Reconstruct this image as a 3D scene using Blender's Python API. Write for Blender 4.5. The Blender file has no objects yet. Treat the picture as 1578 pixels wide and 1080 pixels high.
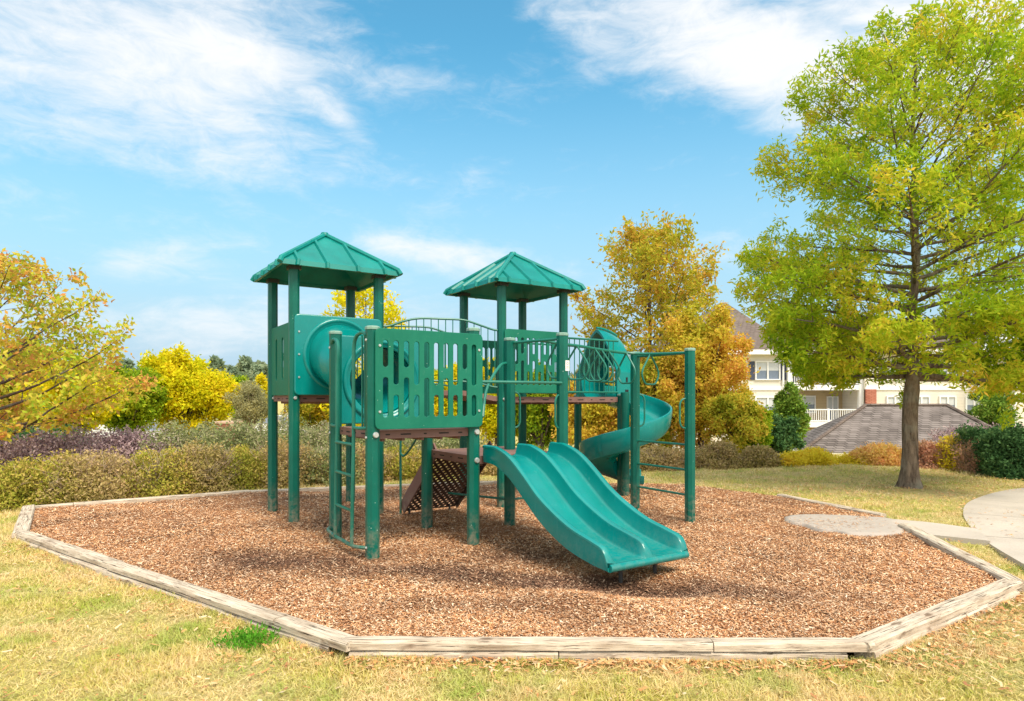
import bpy, bmesh, math, random
import numpy as np
from mathutils import Vector, Matrix, noise
PI = math.pi
random.seed(7)
SC = bpy.context.scene
COL = SC.collection
H = 1.55                                   # eye height of the photographer

# ------------------------------------------------------------------ helpers
def gp(x, y, z=0.0):                       # ground point seen at a pixel
    D = 1000.0 * (H - z) / (y - 615.0)
    return ((x - 789.0) * D / 1000.0, D)
def at(x, D): return (x - 789.0) * D / 1000.0
def zz(y, D): return H - (y - 615.0) * D / 1000.0

def tag(o, label=None, cat=None, group=None, kind=None):
    if label: o['label'] = label
    if cat: o['category'] = cat
    if group: o['group'] = group
    if kind: o['kind'] = kind
    return o
def empty(name, loc=(0, 0, 0), label=None, cat=None, group=None, rz=0.0):
    o = bpy.data.objects.new(name, None); COL.objects.link(o)
    o.location = loc; o.rotation_euler = (0, 0, rz); o.empty_display_size = .2
    return tag(o, label, cat, group)
def link(name, me, mats, parent=None, loc=None, rz=0.0, smooth=None):
    if len(me.materials): me.materials.clear()
    for m in (mats if isinstance(mats, (list, tuple)) else [mats]): me.materials.append(m)
    if smooth is not None:
        me.polygons.foreach_set('use_smooth', [bool(smooth)] * len(me.polygons))
        if smooth == 'auto':
            try: me.set_sharp_from_angle(angle=math.radians(38))
            except Exception: pass
    o = bpy.data.objects.new(name, me); COL.objects.link(o)
    if parent is not None: o.parent = parent
    if loc is not None: o.location = loc
    if rz: o.rotation_euler = (0, 0, rz)
    return o

class MB:
    """collects shapes; build() links them as ONE mesh object"""
    def __init__(s): s.v = []; s.f = []; s.m = []
    def add(s, vs, fs, mi=0):
        b = len(s.v); s.v += [tuple(p) for p in vs]
        s.f += [tuple(b + i for i in f) for f in fs]; s.m += [mi] * len(fs)
    def box(s, c, size, rz=0.0, mi=0, axes=None):
        hx, hy, hz = size[0] / 2, size[1] / 2, size[2] / 2
        if axes: ax, ay, az = [Vector(a) for a in axes]
        else:
            ax = Vector((math.cos(rz), math.sin(rz), 0)); ay = Vector((-math.sin(rz), math.cos(rz), 0)); az = Vector((0, 0, 1))
        c = Vector(c)
        vs = [c + ax * (sx * hx) + ay * (sy * hy) + az * (sz * hz) for sz in (-1, 1) for sy in (-1, 1) for sx in (-1, 1)]
        s.add(vs, [(0, 2, 3, 1), (4, 5, 7, 6), (0, 1, 5, 4), (2, 6, 7, 3), (0, 4, 6, 2), (1, 3, 7, 5)], mi)
    def tube(s, pts, r, n=8, mi=0, cap=True, r2=None):
        pts = [Vector(p) for p in pts]; N = len(pts)
        t0 = (pts[1] - pts[0]).normalized()
        up = Vector((0, 0, 1)) if abs(t0.z) < .9 else Vector((1, 0, 0))
        a = t0.cross(up).normalized(); rings = []
        for i, p in enumerate(pts):
            t = (pts[min(i + 1, N - 1)] - pts[max(i - 1, 0)]).normalized()
            a = (a - t * a.dot(t)).normalized(); b = t.cross(a)
            rr = r if r2 is None else r + (r2 - r) * i / (N - 1)
            rings.append([p + (a * math.cos(2 * PI * k / n) + b * math.sin(2 * PI * k / n)) * rr for k in range(n)])
        vs = [q for R in rings for q in R]; fs = []
        for i in range(N - 1):
            for k in range(n):
                k2 = (k + 1) % n
                fs.append((i * n + k, i * n + k2, (i + 1) * n + k2, (i + 1) * n + k))
        if cap:
            fs.append(tuple(range(n - 1, -1, -1))); fs.append(tuple((N - 1) * n + k for k in range(n)))
        s.add(vs, fs, mi)
    def disc(s, c, nrm, r, h, n=14, mi=0, dome=.5):
        c = Vector(c); nrm = Vector(nrm).normalized()
        a = nrm.orthogonal().normalized(); b = nrm.cross(a); vs = []
        for (rr, hh) in ((r, 0), (r, h * (1 - dome)), (r * .75, h)):
            vs += [c + nrm * hh + (a * math.cos(2 * PI * k / n) + b * math.sin(2 * PI * k / n)) * rr for k in range(n)]
        fs = []
        for i in range(2):
            for k in range(n): fs.append((i * n + k, i * n + (k + 1) % n, (i + 1) * n + (k + 1) % n, (i + 1) * n + k))
        fs.append(tuple(2 * n + k for k in range(n)))
        s.add(vs, fs, mi)
    def grid(s, rows, mi=0, closed=False):
        n = len(rows[0]); vs = [p for r in rows for p in r]; fs = []
        for i in range(len(rows) - 1):
            for k in range(n if closed else n - 1):
                k2 = (k + 1) % n
                fs.append((i * n + k, i * n + k2, (i + 1) * n + k2, (i + 1) * n + k))
        s.add(vs, fs, mi)
    def mesh(s, name):
        me = bpy.data.meshes.new(name); me.from_pydata([tuple(p) for p in s.v], [], s.f)
        me.polygons.foreach_set('material_index', s.m); me.update(); return me
    def build(s, name, mats, parent=None, smooth=None, bevel=0.0, fixn=False, loc=None, rz=0.0):
        me = s.mesh(name)
        if fixn or bevel:
            bm = bmesh.new(); bm.from_mesh(me)
            bmesh.ops.recalc_face_normals(bm, faces=bm.faces)
            if bevel:
                es = [e for e in bm.edges if len(e.link_faces) == 2 and e.calc_face_angle(0) > .6]
                bmesh.ops.bevel(bm, geom=es, offset=bevel, segments=2, affect='EDGES', profile=.6)
            bm.to_mesh(me); bm.free()
        return link(name, me, mats, parent, loc, rz, smooth)

def bez(pts, n=8):                           # catmull-rom through points
    P = [Vector(p) for p in pts]; P = [P[0] * 2 - P[1]] + P + [P[-1] * 2 - P[-2]]; out = []
    for i in range(1, len(P) - 2):
        for k in range(n):
            t = k / n
            out.append(.5 * ((2 * P[i]) + (-P[i - 1] + P[i + 1]) * t + (2 * P[i - 1] - 5 * P[i] + 4 * P[i + 1] - P[i + 2]) * t * t + (-P[i - 1] + 3 * P[i] - 3 * P[i + 1] + P[i + 2]) * t ** 3))
    out.append(P[-2]); return out

def plate_mesh(outline, holes, thick, bevel=.004):
    """flat panel with real holes, lying in local XY, thickness along local Z"""
    cu = bpy.data.curves.new('plate', 'CURVE'); cu.dimensions = '2D'; cu.fill_mode = 'BOTH'
    cu.extrude = thick / 2 - bevel; cu.bevel_depth = bevel; cu.bevel_resolution = 1; cu.offset = -bevel
    for pl in [outline] + holes:
        sp = cu.splines.new('POLY'); sp.points.add(len(pl) - 1); sp.use_cyclic_u = True
        for q, p in zip(sp.points, pl): q.co = (p[0], p[1], 0, 1)
    ob = bpy.data.objects.new('plate', cu); COL.objects.link(ob)
    dg = bpy.context.evaluated_depsgraph_get()
    me = bpy.data.meshes.new_from_object(ob.evaluated_get(dg))
    bpy.data.objects.remove(ob); bpy.data.curves.remove(cu)
    return me
def rrect(x0, y0, x1, y1, r, n=5):
    out = []
    for cx, cy, a0 in ((x1 - r, y1 - r, 0), (x0 + r, y1 - r, PI / 2), (x0 + r, y0 + r, PI), (x1 - r, y0 + r, 1.5 * PI)):
        for k in range(n + 1):
            a = a0 + PI / 2 * k / n; out.append((cx + r * math.cos(a), cy + r * math.sin(a)))
    return out
def circ(cx, cy, r, n=8): return [(cx + r * math.cos(2 * PI * k / n), cy + r * math.sin(2 * PI * k / n)) for k in range(n)]

# ------------------------------------------------------------------ materials
def new_mat(name):
    m = bpy.data.materials.new(name); m.use_nodes = True
    nt = m.node_tree; nt.nodes.clear()
    out = nt.nodes.new('ShaderNodeOutputMaterial')
    return m, nt, out
def N(nt, t, **kw):
    n = nt.nodes.new(t)
    for k, v in kw.items():
        if k.startswith('i_'):
            n.inputs[k[2:].replace('_', ' ')].default_value = v
        else: setattr(n, k, v)
    return n
def ramp(nt, fac, stops, interp='LINEAR'):
    r = nt.nodes.new('ShaderNodeValToRGB'); r.color_ramp.interpolation = interp
    e = r.color_ramp.elements
    while len(e) < len(stops): e.new(.5)
    for q, (p, c) in zip(e, stops): q.position = p; q.color = (c[0], c[1], c[2], 1)
    nt.links.new(fac, r.inputs[0]); return r.outputs[0]
def noise_n(nt, scale, detail=4, rough=.55, vec=None, stretch=None, coord='Object'):
    tc = nt.nodes.new('ShaderNodeTexCoord'); n = N(nt, 'ShaderNodeTexNoise')
    n.inputs['Scale'].default_value = scale; n.inputs['Detail'].default_value = detail; n.inputs['Roughness'].default_value = rough
    src = tc.outputs[coord] if coord != 'World' else None
    if coord == 'World': src = nt.nodes.new('ShaderNodeNewGeometry').outputs['Position']
    if stretch:
        mp = nt.nodes.new('ShaderNodeMapping'); mp.inputs['Scale'].default_value = stretch
        nt.links.new(src, mp.inputs[0]); src = mp.outputs[0]
    nt.links.new(src, n.inputs['Vector']); return n.outputs['Fac']
def mix(nt, fac, a, b, blend='MIX'):
    m = nt.nodes.new('ShaderNodeMix'); m.data_type = 'RGBA'; m.blend_type = blend
    for s, v in ((m.inputs[0], fac), (m.inputs[6], a), (m.inputs[7], b)):
        if hasattr(v, 'links') or isinstance(v, bpy.types.NodeSocket): nt.links.new(v, s)
        elif isinstance(v, (int, float)): s.default_value = v
        else: s.default_value = (v[0], v[1], v[2], 1)
    return m.outputs[2]
def bump(nt, h, strength, dist):
    b = nt.nodes.new('ShaderNodeBump'); b.inputs['Strength'].default_value = strength; b.inputs['Distance'].default_value = dist
    nt.links.new(h, b.inputs['Height']); return b.outputs[0]
def principled(nt, out, color, rough=.6, normal=None, spec=.5, coat=0):
    p = nt.nodes.new('ShaderNodeBsdfPrincipled')
    if isinstance(color, bpy.types.NodeSocket): nt.links.new(color, p.inputs['Base Color'])
    else: p.inputs['Base Color'].default_value = (*color, 1)
    if isinstance(rough, bpy.types.NodeSocket): nt.links.new(rough, p.inputs['Roughness'])
    else: p.inputs['Roughness'].default_value = rough
    p.inputs['Specular IOR Level'].default_value = spec
    if normal is not None: nt.links.new(normal, p.inputs['Normal'])
    nt.links.new(p.outputs[0], out.inputs['Surface']); return p

def coated(name, c, c2, rough=.4, speck=True, dirt=.75, scale=3, spec=.5, edge=(.35, .62, .5)):
    m, nt, out = new_mat(name)
    f = noise_n(nt, scale, 5, .6, coord='World')
    col = ramp(nt, f, [(.3, c), (.7, c2)])
    st = noise_n(nt, 5, 4, .7, stretch=(3, 3, .35), coord='World')      # chalky streaks
    sr = ramp(nt, st, [(.60, (0, 0, 0)), (.9, (.14, .14, .14))])
    col = mix(nt, sr, col, edge)
    if speck:
        v = nt.nodes.new('ShaderNodeTexVoronoi'); v.inputs['Scale'].default_value = 22
        g = nt.nodes.new('ShaderNodeNewGeometry'); nt.links.new(g.outputs['Position'], v.inputs['Vector'])
        s = ramp(nt, v.outputs['Distance'], [(.06, (1, 1, 1)), (.10, (0, 0, 0))])
        n2 = noise_n(nt, 7, 2, coord='World'); s2 = ramp(nt, n2, [(.58, (0, 0, 0)), (.62, (1, 1, 1))])
        s = mix(nt, 1.0, s, s2, 'MULTIPLY'); col = mix(nt, s, col, (.55, .75, .66))
    # dust and splash marks near the ground, fine scuffs
    g3 = nt.nodes.new('ShaderNodeNewGeometry'); sz = nt.nodes.new('ShaderNodeSeparateXYZ'); nt.links.new(g3.outputs['Position'], sz.inputs[0])
    dm = nt.nodes.new('ShaderNodeMapRange'); dm.inputs[1].default_value = .42; dm.inputs[2].default_value = .0; dm.inputs[3].default_value = 0; dm.inputs[4].default_value = dirt; nt.links.new(sz.outputs[2], dm.inputs[0])
    dn = ramp(nt, noise_n(nt, 16, 5, .7, coord='World'), [(.42, (0, 0, 0)), (.62, (1, 1, 1))])
    col = mix(nt, mix(nt, 1.0, dm.outputs[0], dn, 'MULTIPLY'), col, (.30, .24, .17))
    sc_ = ramp(nt, noise_n(nt, 26, 5, .75, stretch=(1.6, .5, .5), coord='World'), [(.62, (0, 0, 0)), (.74, (.14, .14, .14))])
    col = mix(nt, sc_, col, edge)
    rr = nt.nodes.new('ShaderNodeMapRange'); nt.links.new(f, rr.inputs[0]); rr.inputs[3].default_value = rough - .08; rr.inputs[4].default_value = rough + .15
    principled(nt, out, col, rr.outputs[0], bump(nt, noise_n(nt, 60, 3, coord='World'), .10, .004), spec)
    return m
M = {}
M['post'] = coated('post_green', (.000, .092, .066), (.000, .130, .094), .32, spec=.32)
M['pipe'] = coated('pipe_green', (.004, .13, .09), (.010, .18, .13), .35, speck=False, edge=(.3, .55, .45))
M['panel'] = coated('panel_green', (.004, .135, .086), (.012, .180, .115), .5, spec=.22)
M['slide'] = coated('slide_turquoise', (.000, .175, .162), (.000, .23, .218), .20, dirt=.22, speck=False, scale=2, edge=(.25, .62, .55))
M['roof'] = coated('roof_turquoise', (.000, .160, .140), (.002, .23, .205), .38, speck=False, spec=.3, edge=(.22, .5, .42))
M['deck'] = coated('deck_brown', (.16, .085, .07), (.24, .13, .11), .7, speck=False, edge=(.42, .34, .3))
M['ramp'] = coated('ramp_brown', (.030, .012, .010), (.055, .022, .018), .6, speck=False, edge=(.10, .06, .05))
def flat(name, c, rough=.6, spec=.5, metal=0):
    m, nt, out = new_mat(name); f = noise_n(nt, 8, 4)
    col = ramp(nt, f, [(.3, [x * .94 for x in c]), (.7, [min(1, x * 1.04) for x in c])])
    p = principled(nt, out, col, rough, None, spec); p.inputs['Metallic'].default_value = metal; return m
M['bolt'] = flat('zinc_bolt', (.55, .58, .58), .35, .5, .6)
M['cap'] = flat('grey_post_cap', (.20, .34, .28), .5)
M['black'] = flat('dark_slot', (.012, .010, .010), .8)
M['steel'] = flat('dark_steel', (.03, .035, .035), .5)

def foliage(name, stops, trans=.45, hue_scale=1.3, leafmix=.5):
    m, nt, out = new_mat(name)
    g = nt.nodes.new('ShaderNodeNewGeometry')
    f = noise_n(nt, hue_scale, 3, .6, coord='World')
    mp = nt.nodes.new('ShaderNodeMapRange'); mp.inputs[1].default_value = .3; mp.inputs[2].default_value = .7
    nt.links.new(f, mp.inputs[0])
    a = nt.nodes.new('ShaderNodeMath'); a.operation = 'MULTIPLY'; a.inputs[1].default_value = 1 - leafmix
    nt.links.new(mp.outputs[0], a.inputs[0])
    b = nt.nodes.new('ShaderNodeMath'); b.operation = 'MULTIPLY_ADD'; b.inputs[1].default_value = leafmix
    nt.links.new(g.outputs['Random Per Island'], b.inputs[0]); nt.links.new(a.outputs[0], b.inputs[2])
    col = ramp(nt, b.outputs[0], stops)
    d = nt.nodes.new('ShaderNodeBsdfPrincipled'); nt.links.new(col, d.inputs['Base Color'])
    d.inputs['Roughness'].default_value = .8; d.inputs['Specular IOR Level'].default_value = .12
    t = nt.nodes.new('ShaderNodeBsdfTranslucent'); nt.links.new(col, t.inputs[0])
    mx = nt.nodes.new('ShaderNodeMixShader'); mx.inputs[0].default_value = trans
    nt.links.new(d.outputs[0], mx.inputs[1]); nt.links.new(t.outputs[0], mx.inputs[2]); nt.links.new(mx.outputs[0], out.inputs[0])
    return m
G1, G2, YG, YE, OR, RD, BR = (.10, .22, .015), (.20, .36, .02), (.40, .46, .03), (.70, .56, .03), (.70, .33, .05), (.55, .14, .04), (.28, .15, .05)
M['oak'] = foliage('leaves_oak', [(.0, (.15, .30, .012)), (.34, (.34, .49, .02)), (.60, (.54, .60, .035)), (.80, (.76, .60, .06)), (1, (.78, .44, .07))], trans=.5, hue_scale=.75, leafmix=.42)
M['autumn'] = foliage('leaves_autumn', [(0, (.26, .44, .03)), (.3, (.50, .58, .05)), (.55, (.70, .56, .08)), (.8, (.74, .36, .11)), (1, (.56, .17, .07))], hue_scale=.9)
M['maple'] = foliage('leaves_maple', [(0, (.34, .42, .04)), (.35, (.64, .56, .05)), (.66, (.76, .50, .08)), (.9, (.74, .36, .10)), (1, (.56, .22, .09))], hue_scale=.7, leafmix=.45)
M['bronze'] = foliage('leaves_bronze', [(0, (.26, .34, .03)), (.35, (.50, .50, .04)), (.65, (.66, .46, .06)), (.88, (.60, .30, .06)), (1, (.42, .17, .05))], hue_scale=.8)
M['gold'] = foliage('leaves_gold', [(0, (.32, .44, .015)), (.25, (.60, .62, .012)), (.6, (.80, .70, .015)), (1, (.86, .62, .03))], hue_scale=.7, leafmix=.6)
M['golden_olive'] = foliage('leaves_golden_olive', [(0, (.26, .36, .03)), (.4, (.56, .54, .05)), (.75, (.72, .46, .07)), (1, (.58, .25, .07))], hue_scale=1)
M['lime'] = foliage('leaves_lime', [(0, (.14, .30, .02)), (.4, (.28, .42, .02)), (.8, (.50, .56, .03)), (1, (.62, .5, .03))])
M['darkgreen'] = foliage('leaves_darkgreen', [(0, (.03, .09, .03)), (.5, (.08, .18, .06)), (1, (.20, .32, .11))], .25)
M['conifer'] = foliage('leaves_conifer', [(0, (.08, .17, .02)), (.5, (.18, .32, .04)), (1, (.38, .42, .07))], .25)
M['far'] = foliage('leaves_far', [(0, (.16, .24, .16)), (.5, (.28, .36, .22)), (1, (.42, .42, .24))], .4, .1)
M['willow'] = foliage('leaves_willow', [(0, (.28, .30, .14)), (.6, (.40, .38, .20)), (1, (.46, .40, .12))], .35)
M['hedge'] = foliage('leaves_hedge', [(0, (.17, .22, .025)), (.4, (.38, .38, .05)), (.7, (.54, .43, .10)), (1, (.60, .38, .15))], .3, 1.0, .6)
M['hedge_brown'] = foliage('leaves_hedge_brown', [(0, (.26, .25, .05)), (.4, (.46, .36, .13)), (.75, (.58, .43, .22)), (1, (.60, .35, .14))], .3, .9, .6)
M['hedge_green'] = foliage('leaves_hedge_green', [(0, (.13, .18, .05)), (.4, (.28, .32, .12)), (.75, (.44, .41, .24)), (1, (.50, .40, .32))], .3, 1.2, .6)
M['purple'] = foliage('leaves_purple', [(0, (.14, .09, .11)), (.4, (.36, .24, .26)), (.75, (.56, .42, .42)), (1, (.62, .52, .42))], .2, 1.5, .6)
M['yellowbush'] = foliage('leaves_yellowbush', [(0, (.66, .58, .03)), (.5, (.86, .72, .06)), (1, (.86, .56, .08))], .45, 2)
M['orangebush'] = foliage('leaves_orangebush', [(0, (.66, .58, .10)), (.4, (.84, .60, .18)), (.8, (.84, .46, .22)), (1, (.70, .32, .18))], .35, 1.6)
M['pinkbush'] = foliage('leaves_pinkbush', [(0, (.44, .36, .14)), (.4, (.62, .38, .24)), (1, (.72, .36, .26))], .3, 1.6)
M['weed'] = foliage('leaves_weed', [(0, (.06, .24, .015)), (1, (.16, .42, .03))], .35, 4)

def bark(name, c1, c2, s=9):
    m, nt, out = new_mat(name)
    f = noise_n(nt, s, 8, .7, stretch=(1, 1, .22)); f2 = noise_n(nt, 2.2, 4, .6)
    col = ramp(nt, f, [(.32, c1), (.62, c2)]); col = mix(nt, ramp(nt, f2, [(.5, (0, 0, 0)), (.68, (.6, .6, .6))]), col, (.30, .30, .24))
    principled(nt, out, col, .9, bump(nt, f, 1.0, .04), .2); return m
M['bark'] = bark('bark_grey_brown', (.035, .022, .016), (.27, .20, .145), 14)
M['twig'] = bark('bark_twig', (.16, .11, .08), (.34, .26, .19))
M['paletwig'] = bark('bark_pale_twig', (.30, .21, .13), (.56, .43, .30))
M['darkbark'] = bark('bark_dark', (.045, .03, .028), (.13, .09, .075))

def m_wood():
    m, nt, out = new_mat('weathered_timber')
    g = noise_n(nt, 5, 8, .7, stretch=(.7, 9, 9)); b = noise_n(nt, 1.8, 4, .6)
    col = ramp(nt, g, [(.26, (.13, .095, .07)), (.42, (.44, .365, .28)), (.68, (.70, .62, .50))])
    col = mix(nt, ramp(nt, b, [(.5, (0, 0, 0)), (.75, (.75, .75, .75))]), col, (.30, .22, .155))
    kn = ramp(nt, noise_n(nt, 4.2, 3, .5, stretch=(.9, 2.2, 2.2)), [(.66, (0, 0, 0)), (.72, (.85, .85, .85))]); col = mix(nt, kn, col, (.16, .105, .07))
    cr = noise_n(nt, 3.2, 3, .8, stretch=(.8, 26, 26)); crack = ramp(nt, cr, [(.36, (0, 0, 0)), (.41, (1, 1, 1))])
    col = mix(nt, crack, (.06, .042, .03), col)
    principled(nt, out, col, .9, bump(nt, mix(nt, .5, g, crack), .7, .01), .15); return m
M['wood'] = m_wood()

def m_lawn():
    m, nt, out = new_mat('lawn_dormant')
    a = noise_n(nt, .9, 5, .6, coord='World'); b = noise_n(nt, 14, 5, .75, coord='World'); c = noise_n(nt, 70, 3, .7, coord='World')
    col = ramp(nt, a, [(.30, (.42, .44, .09)), (.45, (.62, .53, .19)), (.6, (.74, .61, .30)), (.75, (.64, .46, .22))])
    col = mix(nt, ramp(nt, b, [(.35, (.0, .0, .0)), (.7, (.75, .75, .75))]), col, (.60, .52, .20))
    col = mix(nt, ramp(nt, c, [(.35, (.55, .55, .55)), (.5, (0, 0, 0))]), col, (.20, .14, .06))
    col = mix(nt, 1.0, col, (.84, .82, .78), 'MULTIPLY')
    principled(nt, out, col, .95, bump(nt, c, .9, .03), .1); return m
M['lawn'] = m_lawn()
M['blades'] = None
def m_blades():
    m, nt, out = new_mat('grass_blades')
    g = nt.nodes.new('ShaderNodeNewGeometry'); f = noise_n(nt, 1.1, 5, .65, coord='World')
    mp = nt.nodes.new('ShaderNodeMapRange'); mp.inputs[1].default_value = .36; mp.inputs[2].default_value = .64; nt.links.new(f, mp.inputs[0])
    a = nt.nodes.new('ShaderNodeMath'); a.operation = 'MULTIPLY'; a.inputs[1].default_value = .55; nt.links.new(mp.outputs[0], a.inputs[0])
    b = nt.nodes.new('ShaderNodeMath'); b.operation = 'MULTIPLY_ADD'; b.inputs[1].default_value = .45
    nt.links.new(g.outputs['Random Per Island'], b.inputs[0]); nt.links.new(a.outputs[0], b.inputs[2])
    col = ramp(nt, b.outputs[0], [(0, (.40, .46, .06)), (.2, (.62, .57, .15)), (.4, (.76, .62, .26)), (.7, (.84, .68, .38)), (1, (.70, .49, .26))])
    gp_ = ramp(nt, noise_n(nt, 1.9, 5, .7, coord='World'), [(.47, (0, 0, 0)), (.64, (.72, .72, .72))]); col = mix(nt, gp_, col, (.34, .48, .06))
    d = nt.nodes.new('ShaderNodeBsdfPrincipled'); nt.links.new(col, d.inputs['Base Color']); d.inputs['Roughness'].default_value = .7; d.inputs['Specular IOR Level'].default_value = .2
    t = nt.nodes.new('ShaderNodeBsdfTranslucent'); nt.links.new(col, t.inputs[0])
    mx = nt.nodes.new('ShaderNodeMixShader'); mx.inputs[0].default_value = .35
    nt.links.new(d.outputs[0], mx.inputs[1]); nt.links.new(t.outputs[0], mx.inputs[2]); nt.links.new(mx.outputs[0], out.inputs[0]); return m
M['blades'] = m_blades()
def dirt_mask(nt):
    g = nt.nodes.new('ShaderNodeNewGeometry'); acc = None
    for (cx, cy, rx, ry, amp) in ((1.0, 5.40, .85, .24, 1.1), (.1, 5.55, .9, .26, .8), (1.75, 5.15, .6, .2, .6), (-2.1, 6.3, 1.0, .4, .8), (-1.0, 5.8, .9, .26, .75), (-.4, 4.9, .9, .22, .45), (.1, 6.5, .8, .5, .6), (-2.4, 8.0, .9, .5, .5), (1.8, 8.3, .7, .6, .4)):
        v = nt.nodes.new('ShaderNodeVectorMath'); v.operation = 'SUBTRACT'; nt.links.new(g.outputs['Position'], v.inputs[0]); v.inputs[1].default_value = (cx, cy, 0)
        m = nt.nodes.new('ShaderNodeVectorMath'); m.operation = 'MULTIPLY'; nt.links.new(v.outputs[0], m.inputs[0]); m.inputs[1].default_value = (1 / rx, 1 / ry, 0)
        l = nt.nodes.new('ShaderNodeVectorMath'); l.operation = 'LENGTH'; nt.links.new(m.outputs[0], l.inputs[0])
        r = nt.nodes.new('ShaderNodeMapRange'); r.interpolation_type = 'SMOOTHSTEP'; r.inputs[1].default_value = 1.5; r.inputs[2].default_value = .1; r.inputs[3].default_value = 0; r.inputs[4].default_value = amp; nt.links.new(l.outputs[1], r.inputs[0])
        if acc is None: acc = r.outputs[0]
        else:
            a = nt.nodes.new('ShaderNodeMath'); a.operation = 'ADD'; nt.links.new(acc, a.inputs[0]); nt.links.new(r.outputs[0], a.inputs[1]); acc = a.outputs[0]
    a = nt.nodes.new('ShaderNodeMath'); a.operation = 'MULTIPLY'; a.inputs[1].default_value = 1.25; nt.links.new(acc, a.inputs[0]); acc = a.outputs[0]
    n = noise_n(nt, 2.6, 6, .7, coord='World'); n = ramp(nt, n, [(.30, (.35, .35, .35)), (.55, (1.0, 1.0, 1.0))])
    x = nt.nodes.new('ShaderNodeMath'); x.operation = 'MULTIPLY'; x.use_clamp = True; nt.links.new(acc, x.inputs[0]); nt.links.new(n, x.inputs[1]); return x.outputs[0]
def m_mulch():
    m, nt, out = new_mat('mulch_ground')
    a = noise_n(nt, 1.1, 5, .6, coord='World'); b = noise_n(nt, 30, 5, .75, coord='World')
    v = nt.nodes.new('ShaderNodeTexVoronoi'); v.inputs['Scale'].default_value = 55
    g = nt.nodes.new('ShaderNodeNewGeometry'); nt.links.new(g.outputs['Position'], v.inputs['Vector'])
    col = ramp(nt, b, [(.3, (.16, .08, .045)), (.5, (.38, .19, .10)), (.7, (.55, .33, .19))])
    col = mix(nt, ramp(nt, a, [(.42, (0, 0, 0)), (.62, (.8, .8, .8))]), col, (.13, .075, .05))
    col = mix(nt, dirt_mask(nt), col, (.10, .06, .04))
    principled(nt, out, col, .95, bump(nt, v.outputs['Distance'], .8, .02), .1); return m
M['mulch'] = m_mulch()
def m_chip():
    m, nt, out = new_mat('wood_chips')
    g = nt.nodes.new('ShaderNodeNewGeometry'); f = noise_n(nt, .62, 6, .66, coord='World')
    mp = nt.nodes.new('ShaderNodeMapRange'); mp.inputs[1].default_value = .44; mp.inputs[2].default_value = .62; nt.links.new(f, mp.inputs[0])
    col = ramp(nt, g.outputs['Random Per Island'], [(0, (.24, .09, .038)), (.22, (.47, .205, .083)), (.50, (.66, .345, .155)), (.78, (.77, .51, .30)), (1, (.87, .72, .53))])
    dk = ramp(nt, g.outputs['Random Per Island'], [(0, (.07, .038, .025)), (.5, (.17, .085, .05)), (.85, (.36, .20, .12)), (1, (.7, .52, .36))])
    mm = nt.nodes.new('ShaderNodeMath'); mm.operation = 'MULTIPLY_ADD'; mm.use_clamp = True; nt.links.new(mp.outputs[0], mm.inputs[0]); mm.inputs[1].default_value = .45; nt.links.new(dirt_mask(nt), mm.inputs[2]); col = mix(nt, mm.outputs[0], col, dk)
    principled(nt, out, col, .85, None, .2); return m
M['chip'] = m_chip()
def m_leaflitter():
    m, nt, out = new_mat('fallen_leaves')
    g = nt.nodes.new('ShaderNodeNewGeometry')
    col = ramp(nt, g.outputs['Random Per Island'], [(0, (.30, .14, .06)), (.4, (.60, .28, .10)), (.75, (.68, .42, .19)), (1, (.60, .48, .32))])
    principled(nt, out, col, .7, None, .3); return m
M['litter'] = m_leaflitter()
def m_concrete():
    m, nt, out = new_mat('concrete')
    a = noise_n(nt, 1.2, 6, .6, coord='World'); b = noise_n(nt, 45, 4, .7, coord='World')
    col = ramp(nt, a, [(.3, (.40, .355, .30)), (.7, (.54, .48, .41))]); col = mix(nt, ramp(nt, b, [(.3, (.4, .4, .4)), (.5, (0, 0, 0))]), col, (.36, .31, .26))
    principled(nt, out, col, .9, bump(nt, b, .4, .006), .2); return m
M['concrete'] = m_concrete()
M['joint'] = flat('joint', (.36, .32, .27), .95, .1)
def m_siding(name, c, board=.18):
    m, nt, out = new_mat(name)
    g = nt.nodes.new('ShaderNodeNewGeometry'); sx = nt.nodes.new('ShaderNodeSeparateXYZ'); nt.links.new(g.outputs['Position'], sx.inputs[0])
    d = nt.nodes.new('ShaderNodeMath'); d.operation = 'DIVIDE'; d.inputs[1].default_value = board; nt.links.new(sx.outputs[2], d.inputs[0])
    fr = nt.nodes.new('ShaderNodeMath'); fr.operation = 'FRACT'; nt.links.new(d.outputs[0], fr.inputs[0])
    line = ramp(nt, fr.outputs[0], [(.0, (.72, .72, .72)), (.12, (1, 1, 1))])
    n = noise_n(nt, .8, 4, coord='World'); col = ramp(nt, n, [(.3, [x * .92 for x in c]), (.7, c)])
    col = mix(nt, 1.0, col, line, 'MULTIPLY'); principled(nt, out, col, .7, bump(nt, fr.outputs[0], .4, .02), .3); return m
M['siding'] = m_siding('cream_siding', (.76, .71, .62)); M['siding_tan'] = m_siding('tan_siding', (.52, .40, .24))
M['trim'] = flat('white_trim', (.82, .82, .82), .5, .3)
M['shutter'] = flat('shutter_navy', (.05, .06, .10), .6)
M['glass'] = flat('window_glass', (.17, .21, .28), .12, .8)
M['blind'] = flat('window_blind', (.55, .58, .60), .5)
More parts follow.
